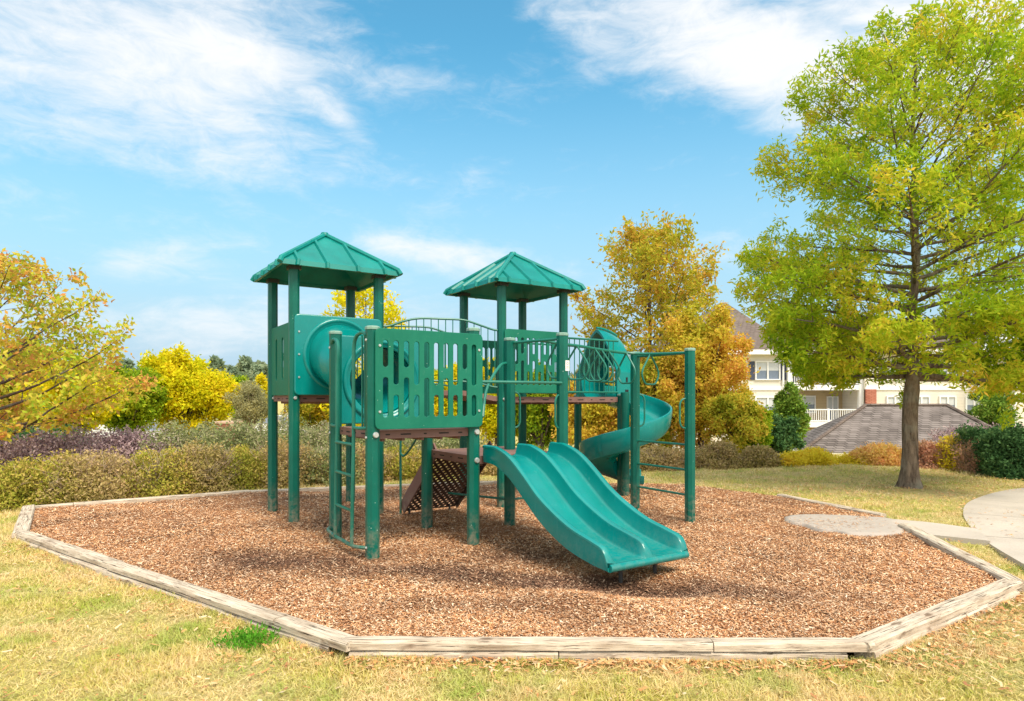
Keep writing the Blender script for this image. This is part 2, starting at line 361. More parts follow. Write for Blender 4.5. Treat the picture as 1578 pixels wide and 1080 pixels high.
def m_shingle(name, c1, c2, sc=6):
    m, nt, out = new_mat(name)
    tc = nt.nodes.new('ShaderNodeTexCoord')
    br = nt.nodes.new('ShaderNodeTexBrick'); br.inputs['Scale'].default_value = 1.0
    br.inputs['Brick Width'].default_value = .30; br.inputs['Row Height'].default_value = .13; br.inputs['Mortar Size'].default_value = .014
    br.inputs['Color1'].default_value = (*c1, 1); br.inputs['Color2'].default_value = (*c2, 1); br.inputs['Mortar'].default_value = (c1[0] * .45, c1[1] * .45, c1[2] * .45, 1)
    g = nt.nodes.new('ShaderNodeNewGeometry'); sx = nt.nodes.new('ShaderNodeSeparateXYZ'); nt.links.new(g.outputs['Position'], sx.inputs[0])
    ad = nt.nodes.new('ShaderNodeMath'); ad.operation = 'MULTIPLY_ADD'; ad.inputs[1].default_value = .6; nt.links.new(sx.outputs[1], ad.inputs[0]); nt.links.new(sx.outputs[0], ad.inputs[2])
    zc = nt.nodes.new('ShaderNodeMath'); zc.operation = 'MULTIPLY'; zc.inputs[1].default_value = 1.6; nt.links.new(sx.outputs[2], zc.inputs[0])
    cb = nt.nodes.new('ShaderNodeCombineXYZ'); nt.links.new(ad.outputs[0], cb.inputs[0]); nt.links.new(zc.outputs[0], cb.inputs[1])
    nt.links.new(cb.outputs[0], br.inputs['Vector'])
    n = noise_n(nt, 1.0, 5, .6, coord='World'); col = mix(nt, ramp(nt, n, [(.4, (0, 0, 0)), (.7, (.5, .5, .5))]), br.outputs[0], [x * 1.25 for x in c2])
    principled(nt, out, col, .95, None, .1); return m
M['shingle'] = m_shingle('grey_shingle', (.115, .098, .09), (.235, .205, .19)); M['shingle2'] = m_shingle('brown_shingle', (.14, .11, .095), (.19, .155, .135))
M['brick'] = m_shingle('red_brick', (.36, .13, .09), (.46, .20, .14))
M['carpaint'] = flat('white_car_paint', (.75, .76, .78), .25, .6); M['tyre'] = flat('tyre', (.02, .02, .02), .8)

# ------------------------------------------------------------------ terrain
def sm(a, b, x):
    t = np.clip((x - a) / (b - a), 0, 1); return t * t * (3 - 2 * t)
def terrain(x, y):
    x = np.asarray(x, float); y = np.asarray(y, float)
    right = sm(-4, 8, x)
    edge = 13.2 + 4.2 * sm(2, 6, x)                       # where the flat lawn ends
    low = -1.3 * (1 - right) - 3.6 * right
    fall = sm(0, 9 + 4 * right, y - edge)
    z = -.035 + low * fall
    z += .10 * sm(11, 14.5, y) * sm(4, 8, x) * (1 - fall)
    z += .012 * np.sin(x * 1.3 + y * .7) + .010 * np.sin(x * .6 - y * 1.9)
    z += 9 * sm(90, 260, y)
    z -= .026 * (1 - sm(4.6, 7.5, y))
    z -= .05 * sm(-6, -9, x) * (1 - sm(12, 20, y))
    return z
def tz(x, y): return float(terrain(x, y))

POLY = [gp(45, 785), gp(32, 827), gp(540, 998), gp(1330, 1000), gp(1562, 903), gp(1395, 815), gp(1358, 795), gp(1290, 781), gp(1205, 765), gp(1060, 747),
        gp(960, 744), gp(800, 744), gp(620, 750), gp(380, 760)]
def inside(px, py, poly=POLY):
    px = np.asarray(px); py = np.asarray(py); r = np.zeros(px.shape, bool); n = len(poly); j = n - 1
    for i in range(n):
        xi, yi = poly[i]; xj, yj = poly[j]
        c = ((yi > py) != (yj > py)) & (px < (xj - xi) * (py - yi) / (yj - yi + 1e-12) + xi)
        r ^= c; j = i
    return r
def np_mesh(name, V, F):                                   # V (n,3), F (m,k) all the same size
    me = bpy.data.meshes.new(name); n = len(V); m, k = F.shape
    me.vertices.add(n); me.vertices.foreach_set('co', V.astype(np.float32).ravel())
    me.loops.add(m * k); me.loops.foreach_set('vertex_index', F.astype(np.int32).ravel())
    me.polygons.add(m); me.polygons.foreach_set('loop_start', (np.arange(m) * k).astype(np.int32)); me.polygons.foreach_set('loop_total', np.full(m, k, np.int32))
    me.update(calc_edges=True); return me
def axis_vals(a, b, fine0, fine1, step, far):
    v = list(np.arange(fine0, fine1 + 1e-6, step)); s = step; x = fine1
    while x < b: s *= 1.25; x += s; v.append(min(x, b))
    x = fine0; s = step; L = []
    while x > a: s *= 1.25; x -= s; L.append(max(x, a))
    return np.array(sorted(set(L)) + v)
xs = axis_vals(-2500, 2500, -12, 14, .25, 0); ys = axis_vals(-60, 3000, 1, 22, .25, 0)
XX, YY = np.meshgrid(xs, ys); ZZ = terrain(XX, YY)
ZZ = np.where(inside(XX, YY), -.12, ZZ)
V = np.stack([XX.ravel(), YY.ravel(), ZZ.ravel()], 1); nx = len(xs); ny = len(ys)
I = (np.arange(ny - 1)[:, None] * nx + np.arange(nx - 1)[None]).ravel()
F = np.stack([I, I + 1, I + nx + 1, I + nx], 1)
tag(link('lawn', np_mesh('lawn', V, F), M['lawn'], smooth=True), kind='structure')

rng = np.random.default_rng(11)
def vnoise(x, y, s, seed=0):
    out = np.empty(len(x)); 
    for i in range(len(x)): out[i] = noise.noise(Vector((x[i] * s, y[i] * s, seed * 7.3)))
    return out
EXIT = (1.35, 5.35)                                         # worn hollow at the slide's end
def mulch_z(x, y):
    z = .018 * np.sin(x * 2.1 + y) * np.sin(y * 1.7 - x * .6) + .008 * np.sin(x * 7.3) * np.sin(y * 6.1 + 1)
    r = np.hypot(x - 1.15, (y - 5.32) * 1.4); z = z - .10 * np.exp(-(r / .40) ** 2)
    r = np.hypot((x - .45), (y - 5.0) * 1.5); z = z + .05 * np.exp(-(r / .30) ** 2)
    return z
gx = np.arange(-7, 5.2, .04); gy = np.arange(3.7, 12.6, .04)
XX, YY = np.meshgrid(gx, gy); nx = len(gx); ny = len(gy)
ZZ = mulch_z(XX, YY)
V = np.stack([XX.ravel(), YY.ravel(), ZZ.ravel()], 1)
I = (np.arange(ny - 1)[:, None] * nx + np.arange(nx - 1)[None]).ravel()
keep = inside(V[I, 0] + .02, V[I, 1] + .02); I = I[keep]
F = np.stack([I, I + 1, I + nx + 1, I + nx], 1)
used = np.unique(F); remap = np.zeros(len(V), int); remap[used] = np.arange(len(used))
tag(link('mulch', np_mesh('mulch', V[used], remap[F]), M['mulch'], smooth=True), kind='structure')

def sample_ground(n, d0, d1, pw=1.0):
    """points over the near ground, thinning out with distance"""
    D = d0 * (d1 / d0) ** (rng.random(n) ** pw); X = (rng.random(n) * 2 - 1) * (D * .83 + .3)
    return X, D
def flakes(x, y, z, L, W, tilt, name, mat, kindlabel=None, bend=.2):
    n = len(x); a = rng.random(n) * 2 * PI
    t = (rng.random(n) - .5) * 2 * tilt; t2 = (rng.random(n) - .5) * 2 * tilt
    dx = np.stack([np.cos(a) * np.cos(t), np.sin(a) * np.cos(t), np.sin(t)], 1)
    dy = np.stack([-np.sin(a) * np.cos(t2), np.cos(a) * np.cos(t2), np.sin(t2)], 1)
    c = np.stack([x, y, z], 1); L = L[:, None] / 2; W = W[:, None] / 2
    j = (rng.random((n, 4, 1)) * .5 + .6)
    V = np.stack([c - dx * L * j[:, 0] - dy * W * j[:, 1], c + dx * L * j[:, 2] - dy * W * j[:, 0], c + dx * L * j[:, 1] + dy * W * j[:, 3], c - dx * L * j[:, 3] + dy * W * j[:, 2]], 1)
    F = np.arange(n * 4).reshape(n, 4)
    return tag(link(name, np_mesh(name, V.reshape(-1, 3), F), mat), kindlabel[0], kindlabel[1], kind='stuff')
# wood chips
x, y = sample_ground(620000, 3.8, 12.6); k = inside(x, y); x, y = x[k], y[k]; n = len(x)
L = rng.gamma(1.6, .0078, n) + .005; L = np.clip(L, .008, .095)
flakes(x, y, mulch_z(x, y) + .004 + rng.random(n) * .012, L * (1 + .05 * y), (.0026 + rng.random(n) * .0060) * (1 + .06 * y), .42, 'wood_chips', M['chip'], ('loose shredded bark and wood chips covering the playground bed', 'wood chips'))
# fallen leaves and bark spilled over the timbers
def near_run(a, b, n, off, spread):
    a = Vector(a); b = Vector(b); d = (b - a); nn = Vector((d.y, -d.x)).normalized()
    t = rng.random(n); o = off + rng.exponential(spread, n)
    return a.x + d.x * t + nn.x * o, a.y + d.y * t + nn.y * o
lx, ly = [], []
for (a, b, n, sp, sg) in ((POLY[2], POLY[3], 900, .07, 1), (POLY[1], POLY[2], 500, .22, 1), (POLY[3], POLY[4], 1000, .22, 1), (POLY[4], POLY[5], 150, .15, 1)):
    q, w = near_run(a, b, n, .07, sp); lx.append(q); ly.append(w)
q, w = sample_ground(2400, 3.0, 16); k = ~inside(q, w); lx.append(q[k]); ly.append(w[k])
q = rng.normal(7.2, 2.3, 5200); w = rng.normal(11.6, 1.5, 5200); k = ~inside(q, w) & (w < 16); lx.append(q[k]); ly.append(w[k])
lx = np.concatenate(lx); ly = np.concatenate(ly); k = ~inside(lx, ly); lx, ly = lx[k], ly[k]; n = len(lx)
flakes(lx, ly, terrain(lx, ly) + .022 + rng.random(n) * .015, .02 + rng.random(n) * .045, .007 + rng.random(n) * .014, .35, 'fallen_leaves', M['litter'], ('brown and orange fallen leaves and bark bits scattered on the lawn', 'fallen leaves'))

# concrete walk
def strip(name, left, right, z, mat, joints=None):
    Lc = bez([(p[0], p[1], 0) for p in left], 8); Rc = bez([(p[0], p[1], 0) for p in right], 8)
    mb = MB(); rows = []
    for a, b in zip(Lc, Rc):
        rows.append([(a.x, a.y, z - .12), (a.x, a.y, z)] + [tuple(a.lerp(b, t))[:2] + (z,) for t in (.25, .5, .75)] + [(b.x, b.y, z), (b.x, b.y, z - .12)])
    mb.grid(rows)
    if joints:
        for i in range(0, len(Lc) - 1, joints):
            a, b = Lc[i], Rc[i]; d = (Lc[i + 1] - a).normalized() * .005
            mb.add([(a - d)[:2] + (z + .003,), (a + d)[:2] + (z + .003,), (b + d)[:2] + (z + .003,), (b - d)[:2] + (z + .003,)], [(0, 1, 2, 3)], 1)
    me = mb.mesh(name); o = link(name, me, [mat, M['joint']], smooth=False); return tag(o, kind='structure')
wl = [(4.35, 4.6), (4.83, 6.13), (5.32, 7.38), (6.16, 8.86), (7.2, 10.1), (8.9, 11.35), (11.5, 12.3), (15, 13)]
wr = [(6.3, 3.9), (6.8, 5.5), (7.2, 6.6), (7.9, 7.8), (8.7, 8.8), (10, 9.7), (12.2, 10.5), (15.6, 11.2)]
strip('walkway', wl, wr, -.004, M['concrete'], 8)
strip('access_path', [gp(1352, 800), gp(1400, 804), gp(1440, 808), gp(1506, 817)], [gp(1362, 822), gp(1400, 824), gp(1440, 827), gp(1526, 836)], .020, M['concrete'])
M['gravel'] = flat('packed_grey_gravel', (.40, .355, .31), .95, .1)
gpoly = [gp(1209, 803), gp(1213, 798), gp(1240, 795), gp(1290, 796), gp(1330, 798), gp(1375, 802), gp(1384, 812), gp(1392, 824), gp(1350, 826), gp(1310, 825), gp(1290, 821), gp(1262, 818), gp(1240, 811), gp(1222, 808)]
gc = Vector((sum(p[0] for p in gpoly) / 14, sum(p[1] for p in gpoly) / 14, 0)); mb = MB(); rows_ = []
gv = bez([(p[0], p[1], 0) for p in gpoly + [gpoly[0]]], 6)[:-1]
for f_, zq in ((1.04, -.05), (1.0, .024), (.9, .034), (.6, .036), (.3, .037)):
    rows_.append([gc + (p - gc) * (f_ * (1 + .03 * noise.noise(p * 9))) + Vector((0, 0, zq + .003 * noise.noise(p * 14 * f_))) for p in gv])
mb.grid(rows_, closed=True); mb.f.append(tuple(4 * len(gv) + k for k in range(len(gv)))); mb.m.append(0)
tag(mb.build('gravel_patch', M['gravel'], smooth=True), kind='structure')
x = rng.normal(3.9, .5, 700); y = 7.95 + rng.normal(0, .22, 700); n = len(x); k = x < 4.6; x, y = x[k], y[k]; n = len(x)
flakes(x, y, .040 + rng.random(n) * .006, .012 + rng.random(n) * .022, .005 + rng.random(n) * .006, .2, 'scattered_chips', M['chip'], ('scattered wood chips lying on the grey gravel patch', 'wood chips'))

# grass blades
x, y = sample_ground(450000, 3.0, 15.5, .85)
walk = [tuple(p) for p in wl] + [tuple(p) for p in wr[::-1]]
pathp = [gp(1370, 800), gp(1506, 816), gp(1526, 837), gp(1380, 823)]
bare = np.hypot((x - 7.3) / 2.6, (y - 10.9) / 1.1)
k = ~inside(x, y) & ~inside(x, y, walk) & ~inside(x, y, pathp) & (rng.random(len(x)) < np.clip(bare - .25, .06, 1))
x, y = x[k], y[k]
patch = vnoise(x, y, 1.6) + .5 * vnoise(x, y, 6, 3)
k = rng.random(len(x)) < np.clip(.8 + patch * 1.0, .42, 1); x, y, patch = x[k], y[k], patch[k]; n = len(x)
hgt = (.015 + rng.random(n) * .030) * (1 + .8 * np.clip(patch, -.4, .6)) * (1 + .03 * y); wd = (.0022 + rng.random(n) * .002) * (1 + .16 * y)
a = rng.random(n) * 2 * PI; la = rng.random(n) * 2 * PI; lean = rng.random(n) ** .5 * 1.25
b = np.stack([x, y, terrain(x, y) - .003], 1); s = np.stack([np.cos(a), np.sin(a), np.zeros(n)], 1) * wd[:, None]
l = np.stack([np.cos(la) * np.sin(lean), np.sin(la) * np.sin(lean), np.cos(lean)], 1) * hgt[:, None] * 1.25
V = np.stack([b - s, b + s, b + l], 1).reshape(-1, 3)
ex, ey = [], []
for (a, b, m_) in ((POLY[2], POLY[3], 5200), (POLY[1], POLY[2], 7000), (POLY[3], POLY[4], 5200), (POLY[4], POLY[5], 2500), (POLY[0], POLY[1], 1200)):
    q, w = near_run(a, b, m_, .06, .035); kk = vnoise(q, w, 1.8, 9) > -.08; ex.append(q[kk]); ey.append(w[kk])
ex = np.concatenate(ex); ey = np.concatenate(ey); kk = ~inside(ex, ey); ex, ey = ex[kk], ey[kk]; n2 = len(ex)
hgt = .03 + rng.random(n2) * .04; wd = (.0022 + rng.random(n2) * .002) * (1 + .16 * ey); a = rng.random(n2) * 2 * PI; la = rng.random(n2) * 2 * PI; lean = rng.random(n2) ** .5 * .9
b = np.stack([ex, ey, terrain(ex, ey) - .003], 1); s = np.stack([np.cos(a), np.sin(a), np.zeros(n2)], 1) * wd[:, None]
l = np.stack([np.cos(la) * np.sin(lean), np.sin(la) * np.sin(lean), np.cos(lean)], 1) * hgt[:, None]
V = np.concatenate([V, np.stack([b - s, b + s, b + l], 1).reshape(-1, 3)]); n = len(V) // 3
tag(link('grass', np_mesh('grass', V, np.arange(n * 3).reshape(n, 3)), M['blades']), 'short dormant yellow green grass around the mulch bed', 'grass', kind='stuff')

q, w = sample_ground(42000, 3.0, 9.5, .9); k = ~inside(q, w) & ~inside(q, w, walk) & ~inside(q, w, pathp); q, w = q[k], w[k]; n = len(q)
flakes(q, w, terrain(q, w) + .012 + rng.random(n) * .022, .025 + rng.random(n) * .05, (.0016 + rng.random(n) * .0018) * (1 + .12 * w), .5, 'thatch', M['blades'], ('dry straw strands lying in the lawn around the mulch bed', 'dry grass'))
# ------------------------------------------------------------------ timber edging
def timber_run(a, b, label, w=.12, rows=2, top=.06, seg=2.35, hgt=.054, inset=0.0, jag=.012):
    a = Vector((a[0], a[1], 0)); b = Vector((b[0], b[1], 0)); d = b - a; Lt = d.length; rz = math.atan2(d.y, d.x)
    root = empty('timber_edging', a, label, 'timber edging', 'timber edging around the mulch bed', rz)
    for r in range(rows):
        p = -.04 if r == 0 else random.uniform(.0, .06); p0 = p
        end = Lt + (.05 if r == 0 else -.12); first = True
        while p < end - .05:
            ln = seg * random.uniform(.92, 1.08) if not (first and r) else seg * .55
            first = False; q = min(p + ln, end)
            if end - q < .5: q = end
            nseg = max(6, int((q - p) / .09)); mb = MB(); rowsv = []
            oy = random.uniform(-jag, jag) - (.0 if r == 0 else .012); oz = random.uniform(-.004, .004); z1 = top - r * (hgt + .006) + oz
            sd = random.random() * 50
            for i in range(nseg + 1):
                u = (p + .004) + (q - p - .008) * i / nseg
                def nz(k): return noise.noise(Vector((u * 2.3 + sd, k * 3.1, sd))) * .006 + noise.noise(Vector((u * 9 + sd, k * 5.1, 3))) * .0025
                ch = .012 + abs(nz(9)) * 2
                z0 = z1 - hgt - (.05 if r == rows - 1 else 0)
                pr = [(-w / 2 + oy + nz(1), z0), (-w / 2 + oy + nz(2), z1 - ch), (-w / 2 + ch + oy, z1 + nz(3)), (oy, z1 + nz(4) * .7), (w / 2 - ch + oy, z1 + nz(5)), (w / 2 + oy, z1 - ch), (w / 2 + oy, z0)]
                rowsv.append([(u, yy, zq) for yy, zq in pr])
            mb.grid(rowsv); nn = len(rowsv[0])
            base = 0; mb.f.append(tuple(range(nn))); mb.m.append(0); mb.f.append(tuple(nseg * nn + k for k in range(nn - 1, -1, -1))); mb.m.append(0)
            mb.build('timber', M['wood'], root, fixn=True, smooth='auto')
            p = q
    return root
timber_run(POLY[2], POLY[3], 'straight weathered double timber edging along the front of the mulch bed', .105)
timber_run(POLY[1], POLY[2], 'long weathered timber edging running from far left corner to the front left corner', .13)
timber_run(POLY[0], POLY[1], 'short grey timber edging at the far left end of the mulch bed', .15, top=.055)
timber_run(POLY[3], POLY[4], 'weathered timber edging rising from front right corner to the right corner of the bed', .135)
timber_run(POLY[4], POLY[5], 'single timber edging running from right corner back to the concrete access path', .13, rows=1)
timber_run(POLY[6], POLY[8], 'partly buried timber edging beyond the access path on the right back side', .11, rows=1, top=.04)
timber_run(POLY[13], POLY[0], 'thin timber edging at the back left in front of the hedge', .11, rows=1, top=.05)
timber_run(POLY[12], POLY[13], 'thin timber edging at the back behind the left tower posts', .11, rows=1, top=.05)
timber_run(POLY[11], POLY[12], 'thin timber edging at the back behind the brown ramp', .11, rows=1, top=.05)

# ------------------------------------------------------------------ play structure
U = Vector((.837, .547, 0)).normalized(); Vv = Vector((-U.y, U.x, 0)); RZ = math.atan2(U.y, U.x); S = 1.12
A = Vector((-1.349, 6.275, 0)); B = A + Vv * S; C = A + U * S; Dp = C + Vv * S
E = Vector((.574, 7.40, 0)); Fp = Vector((-.027, 7.90, 0))
Gp = Vector((1.73, 9.12, 0)); Hp = Vector((2.253, 8.22, 0))
LT = [Vector((-2.741, 8.158, 0))]; LT += [LT[0] + U * S, LT[0] + U * S + Vv * S, LT[0] + Vv * S]
RT = [Vector((-.149, 9.337, 0))]; RT += [RT[0] + U * S, RT[0] + U * S + Vv * S, RT[0] + Vv * S]
BAL = [RT[1] + U * (S - .02), RT[2] + U * (S - .02)]
play = empty('playground_structure', (0, 8, 0), 'large green playground climbing structure with two roofed towers, slides and tunnel standing in mulch', 'play structure')
OFF = Vector((0, -8, 0))
def PB(mb, name, mat, smooth=None, bevel=0, fixn=False, parent=None):
    o = mb.build(name, mat, None, smooth, bevel, fixn)
    if parent is None: o.parent = play; o.location = OFF
    else: o.parent = parent
    return o
def place_plate(me, name, origin, ax, ay, mat, parent=None):
    az = Vector(ax).cross(Vector(ay)).normalized(); m4 = Matrix.Identity(4)
    for i, v in enumerate((Vector(ax).normalized(), Vector(ay).normalized(), az)):
        for r in range(3): m4[r][i] = v[r]
    m4.translation = origin; me.transform(m4)
    o = link(name, me, mat, parent or play, smooth=False)
    if parent is None: o.location = OFF
    return o
def post(p, h, cap=True, name='post', w=.124, label=None):
    mb = MB(); ch = .034; hw = w / 2
    pr = [(-hw + ch, -hw), (hw - ch, -hw), (hw, -hw + ch), (hw, hw - ch), (hw - ch, hw), (-hw + ch, hw), (-hw, hw - ch), (-hw, -hw + ch)]
    rows = []
    for z in (-.15, h): rows.append([p + U * a + Vv * b + Vector((0, 0, z)) for a, b in pr])
    mb.grid(rows, closed=True); mb.f.append(tuple(8 + k for k in range(8))); mb.m.append(0)
    o = PB(mb, name, M['post'], fixn=True)
    if cap:
        mc = MB(); rows = []
        for z, s in ((h - .018, 1.07), (h + .006, 1.07), (h + .016, .9)): rows.append([p + U * a * s + Vv * b * s + Vector((0, 0, z)) for a, b in pr])
        mc.grid(rows, closed=True); mc.f.append(tuple(16 + k for k in range(8))); mc.m.append(0)
        PB(mc, 'post_cap', M['cap'], fixn=True, parent=o)
    # pale splash ring of chips at foot is left to the mulch
    return o
for p, h in ((A, 2.24), (B, 2.29), (C, 2.29), (Dp, 2.29), (E, 2.29), (Fp, 2.28), (Gp, 2.20), (Hp, 2.18), (BAL[0] + U * .09, 1.62), (BAL[1] + U * .09, 1.62)):
    post(p, h)
for p in LT + RT: post(p, 3.24, cap=False)

def deck(c0, cu, cv, z, th=.082, name='deck'):
    """c0 corner, cu/cv edge lengths along U/Vv"""
    c = c0 + U * cu / 2 + Vv * cv / 2; mb = MB()
    mb.box(c + Vector((0, 0, z - th / 2)), (cu, cv, th), RZ)
    for (o, d, ln, nrm) in ((c0, U, cu, -Vv), (c0, Vv, cv, -U), (c0 + Vv * cv, U, cu, Vv), (c0 + U * cu, Vv, cv, U)):
        for t, w in ((.12, .045), (.30, .11), (.5, .03), (.70, .11), (.88, .045)):
            q = o + d * (ln * t) + nrm * .001 + Vector((0, 0, z - th * .52))
            mb.box(q, (w, .004, .013), math.atan2(d.y, d.x), mi=1)
    # stiffening ribs below
    for k in range(5):
        mb.box(c0 + U * (cu * (k + .5) / 5) + Vv * cv / 2 + Vector((0, 0, z - th - .015)), (.03, cv - .12, .03), RZ)
    return PB(mb, name, [M['deck'], M['black']])
q = .03
deck(A + U * q - Vv * .0, S - 2 * q, S, 1.245)
deck(C + U * q - Vv * 0, S - 2 * q + .02, S, .94)
deck(LT[0] + U * 0 - U * .0, S, S, 1.60)
deck(RT[0], S, S, 1.585); deck(RT[1] + U * .004, S - .01, S, 1.585)

# slotted panels
def slot_panel(o, du, L, z0, z1, ncol, name='slotted_panel', margin=.05, out=Vector((0, 0, 0)), start=0, sw=.054, mat=None):
    Ht = z1 - z0; outline = rrect(0, 0, L, Ht, .055); holes = []
    pitch = (L - 2 * margin) / ncol; b = .115; g = .10
    slotH = Ht - 2 * b
    for k in range(ncol):
        cx = margin + pitch * (k + .5)
        if (k + start) % 2 == 0: rr = [(b, b + slotH * .56 - g / 2 + .02), (b + slotH * .56 + g / 2 + .02, Ht - b)]
        else: rr = [(b, b + slotH * .36 - g / 2 - .0), (b + slotH * .36 + g / 2, Ht - b)]
        for (y0, y1) in rr: holes.append(rrect(cx - sw / 2, y0, cx + sw / 2, y1, sw / 2 - .002, 5))
    me = plate_mesh(outline, holes, .022)
    ob = place_plate(me, name, o + out + Vector((0, 0, z0)), du, Vector((0, 0, 1)), mat or M['panel'])
    mb = MB(); nrm = Vector(du).cross(Vector((0, 0, 1))).normalized()
    for s in (1,):
        for cx in (.045, L - .045):
            for cz in (.17, Ht - .17):
                mb = MB(); mb.disc(o + out + Vector(du) * cx + Vector((0, 0, z0 + cz)) + nrm * .011, nrm, .014, .010, 10); mb.build('bolt', M['bolt'], ob)
    return ob
slot_panel(A + U * -.005, U, S + .07, 1.258, 2.235, 10, out=-Vv * .078)
slot_panel(RT[0] + U * .0, U, S, 1.64, 2.56, 10, out=-Vv * .076, sw=.05)
slot_panel(RT[3] + U * .05, U, S - .1, 1.64, 2.5, 9, out=-Vv * .0, sw=.065)
slot_panel(LT[3] + U * .05, U, S - .1, 1.66, 2.52, 8, sw=.06)
# solid side panel of the left tower with one slot column
me = plate_mesh(rrect(0, 0, S - .14, .93, .04), [rrect(.22, .2, .31, .76, .043), rrect(.55, .2, .64, .76, .043)], .022)
place_plate(me, 'side_panel', LT[0] + Vv * (S - .07) + Vector((0, 0, 1.60)) - U * .02, -Vv, Vector((0, 0, 1)), M['panel'])

# big deck bolts
for (p, z) in ((A, 1.205), (C, 1.205), (C, .905)):
    mb = MB(); mb.disc(p - Vv * .062 + U * .008 + Vector((0, 0, z)), -Vv, .03, .022, 18); PB(mb, 'bolt', M['bolt'], smooth='auto')
for p, z in ((LT[0], 1.565), (RT[0], 1.55), (RT[1], 1.55), (LT[3], 1.565)):
    mb = MB(); mb.disc(p - Vv * .062 + Vector((0, 0, z)), -Vv, .022, .018, 14); PB(mb, 'bolt', M['bolt'])

# roofs
def roof(corners, name='roof'):
    c = sum(corners, Vector()) / 4; h = .76; zt = 3.265; fh = .064; za = 3.80
    dirs = [(-U - Vv), (U - Vv), (U + Vv), (-U + Vv)]
    apex = c + Vector((0, 0, za)); mb = MB()
    def P(k, s, z): return c + dirs[k % 4] * (h * s) + Vector((0, 0, z))
    # fascia, shell (outer + inner), soffit lip
    for k in range(4):
        a0, a1 = P(k, 1.02, zt - fh), P(k + 1, 1.02, zt - fh); b0, b1 = P(k, 1.0, zt), P(k + 1, 1.0, zt)
        mb.add([a0, a1, b1, b0], [(0, 1, 2, 3)]); mb.add([b0, b1, apex], [(0, 1, 2)])
        i0, i1 = P(k, .97, zt - fh), P(k + 1, .97, zt - fh); mb.add([a0, i0, i1, a1], [(0, 1, 2, 3)])
        j0, j1 = P(k, .96, zt - .02), P(k + 1, .96, zt - .02); ap = apex - Vector((0, 0, .05))
        mb.add([i0, j0, j1, i1], [(0, 1, 2, 3)]); mb.add([j0, ap, j1], [(0, 1, 2)])
    ob = PB(mb, name, M['roof'])
    # hip caps
    for k in range(4):
        m2 = MB(); a = P(k, 1.035, zt - .045); b = P(k, 1.0, zt + .012)
        m2.tube([a, b, apex + Vector((0, 0, .012))], .034, 8); PB(m2, 'hip_cap', M['roof'], smooth='auto', parent=ob)
    # raised seams: run up each face at right angles to the eave until they meet the hip
    for k in range(4):
        for t in (.13, .37, .63, .87):
            m2 = MB()
            e0 = P(k, 1.0, zt).lerp(P(k + 1, 1.0, zt), t); mid = P(k, 1.0, zt).lerp(P(k + 1, 1.0, zt), .5)
            up = (apex - mid); f = 1 - abs(2 * t - 1); top = e0 + up * f
            nrm = (P(k + 1, 1, zt) - P(k, 1, zt)).cross(up).normalized()
            side = (P(k + 1, 1, zt) - P(k, 1, zt)).normalized(); upn = up.normalized()
            out = side.cross(Vector((0, 0, 1))).normalized()
            w0, w1, hh = .028, .014, .030
            foot = P(k, 1.02, zt - fh).lerp(P(k + 1, 1.02, zt - fh), t)
            rows = []
            for q, n2 in ((foot, out), (e0 + out * .004, (out + nrm).normalized()), (top, nrm)):
                rows.append([q - side * w0, q - side * w1 + n2 * hh, q + side * w1 + n2 * hh, q + side * w0])
            m2.grid(rows); m2.f.append((0, 1, 2, 3)); m2.m.append(0)
            PB(m2, 'seam', M['roof'], fixn=False, parent=ob)
    mb = MB(); mb.disc(apex + Vector((0, 0, -.01)), (0, 0, 1), .06, .05, 12); PB(mb, 'finial', M['roof'], smooth='auto', parent=ob)
    # brackets to posts
    for p in corners:
        mb = MB(); mb.box(p + Vector((0, 0, 3.2)), (.15, .15, .05), RZ); PB(mb, 'post_bracket', M['steel'], parent=ob)
    return ob
roof(LT); roof(RT)

# crawl tunnel with its two moulded end panels
T1 = (LT[0] + LT[1]) / 2 - Vv * .06 + Vector((0, 0, 2.12)); T0 = (B + Dp) / 2 + Vv * .05 + Vector((0, 0, 1.765))
tun = MB()
ax = (T1 - T0).normalized(); s1 = Vector((U.x, U.y, 0)); s2 = s1.cross(ax).normalized()
for (r, rev) in ((.40, 1), (.375, -1)):
    rows = []
    for i in range(15):
        t = i / 14; rr = r + (.012 if i in (4, 5, 9, 10) else 0); c = T0.lerp(T1, t)
        rows.append([c + (s1 * math.cos(rev * 2 * PI * k / 48) + Vector((0, 0, 1)) * math.sin(rev * 2 * PI * k / 48)) * rr for k in range(48)])
    tun.grid(rows, closed=True)
tunnel = PB(tun, 'crawl_tunnel', M['slide'], smooth='auto')
def tunnel_panel(c, wid, z0, z1, side, name='tunnel_panel'):
    cz = c.z; me = plate_mesh(rrect(-wid / 2, z0 - cz, wid / 2, z1 - cz, .06), [circ(0, 0, .385, 48)], .05, .014)
    ob = place_plate(me, name, c, U, Vector((0, 0, 1)), M['slide'])
    for sgn in (-1, 1):
        mb = MB(); rows = []
        for (r, h) in ((.475, 0), (.465, .022), (.435, .03), (.425, .012), (.40, .015), (.385, 0)):
            rows.append([c + Vv * sgn * (.024 + h) + (U * math.cos(2 * PI * k / 48) + Vector((0, 0, 1)) * math.sin(2 * PI * k / 48)) * r for k in range(48)])
        mb.grid(rows, closed=True); mb.build('rim', M['slide'], ob, smooth=True)
        n = Vv * sgn
        for zc in (.22, .5, .78):
            for s in (-1, 1): mb = MB(); mb.disc(c + U * s * (wid / 2 - .055) + Vector((0, 0, (z0 - cz) + (z1 - z0) * zc)) + n * .024, n, .013, .012, 10); mb.build('bolt', M['bolt'], ob)
    return ob
tunnel_panel(T1, S + .03, 1.60, 2.62, -1); tunnel_panel(T0, S - .02, 1.27, 2.27, 1)

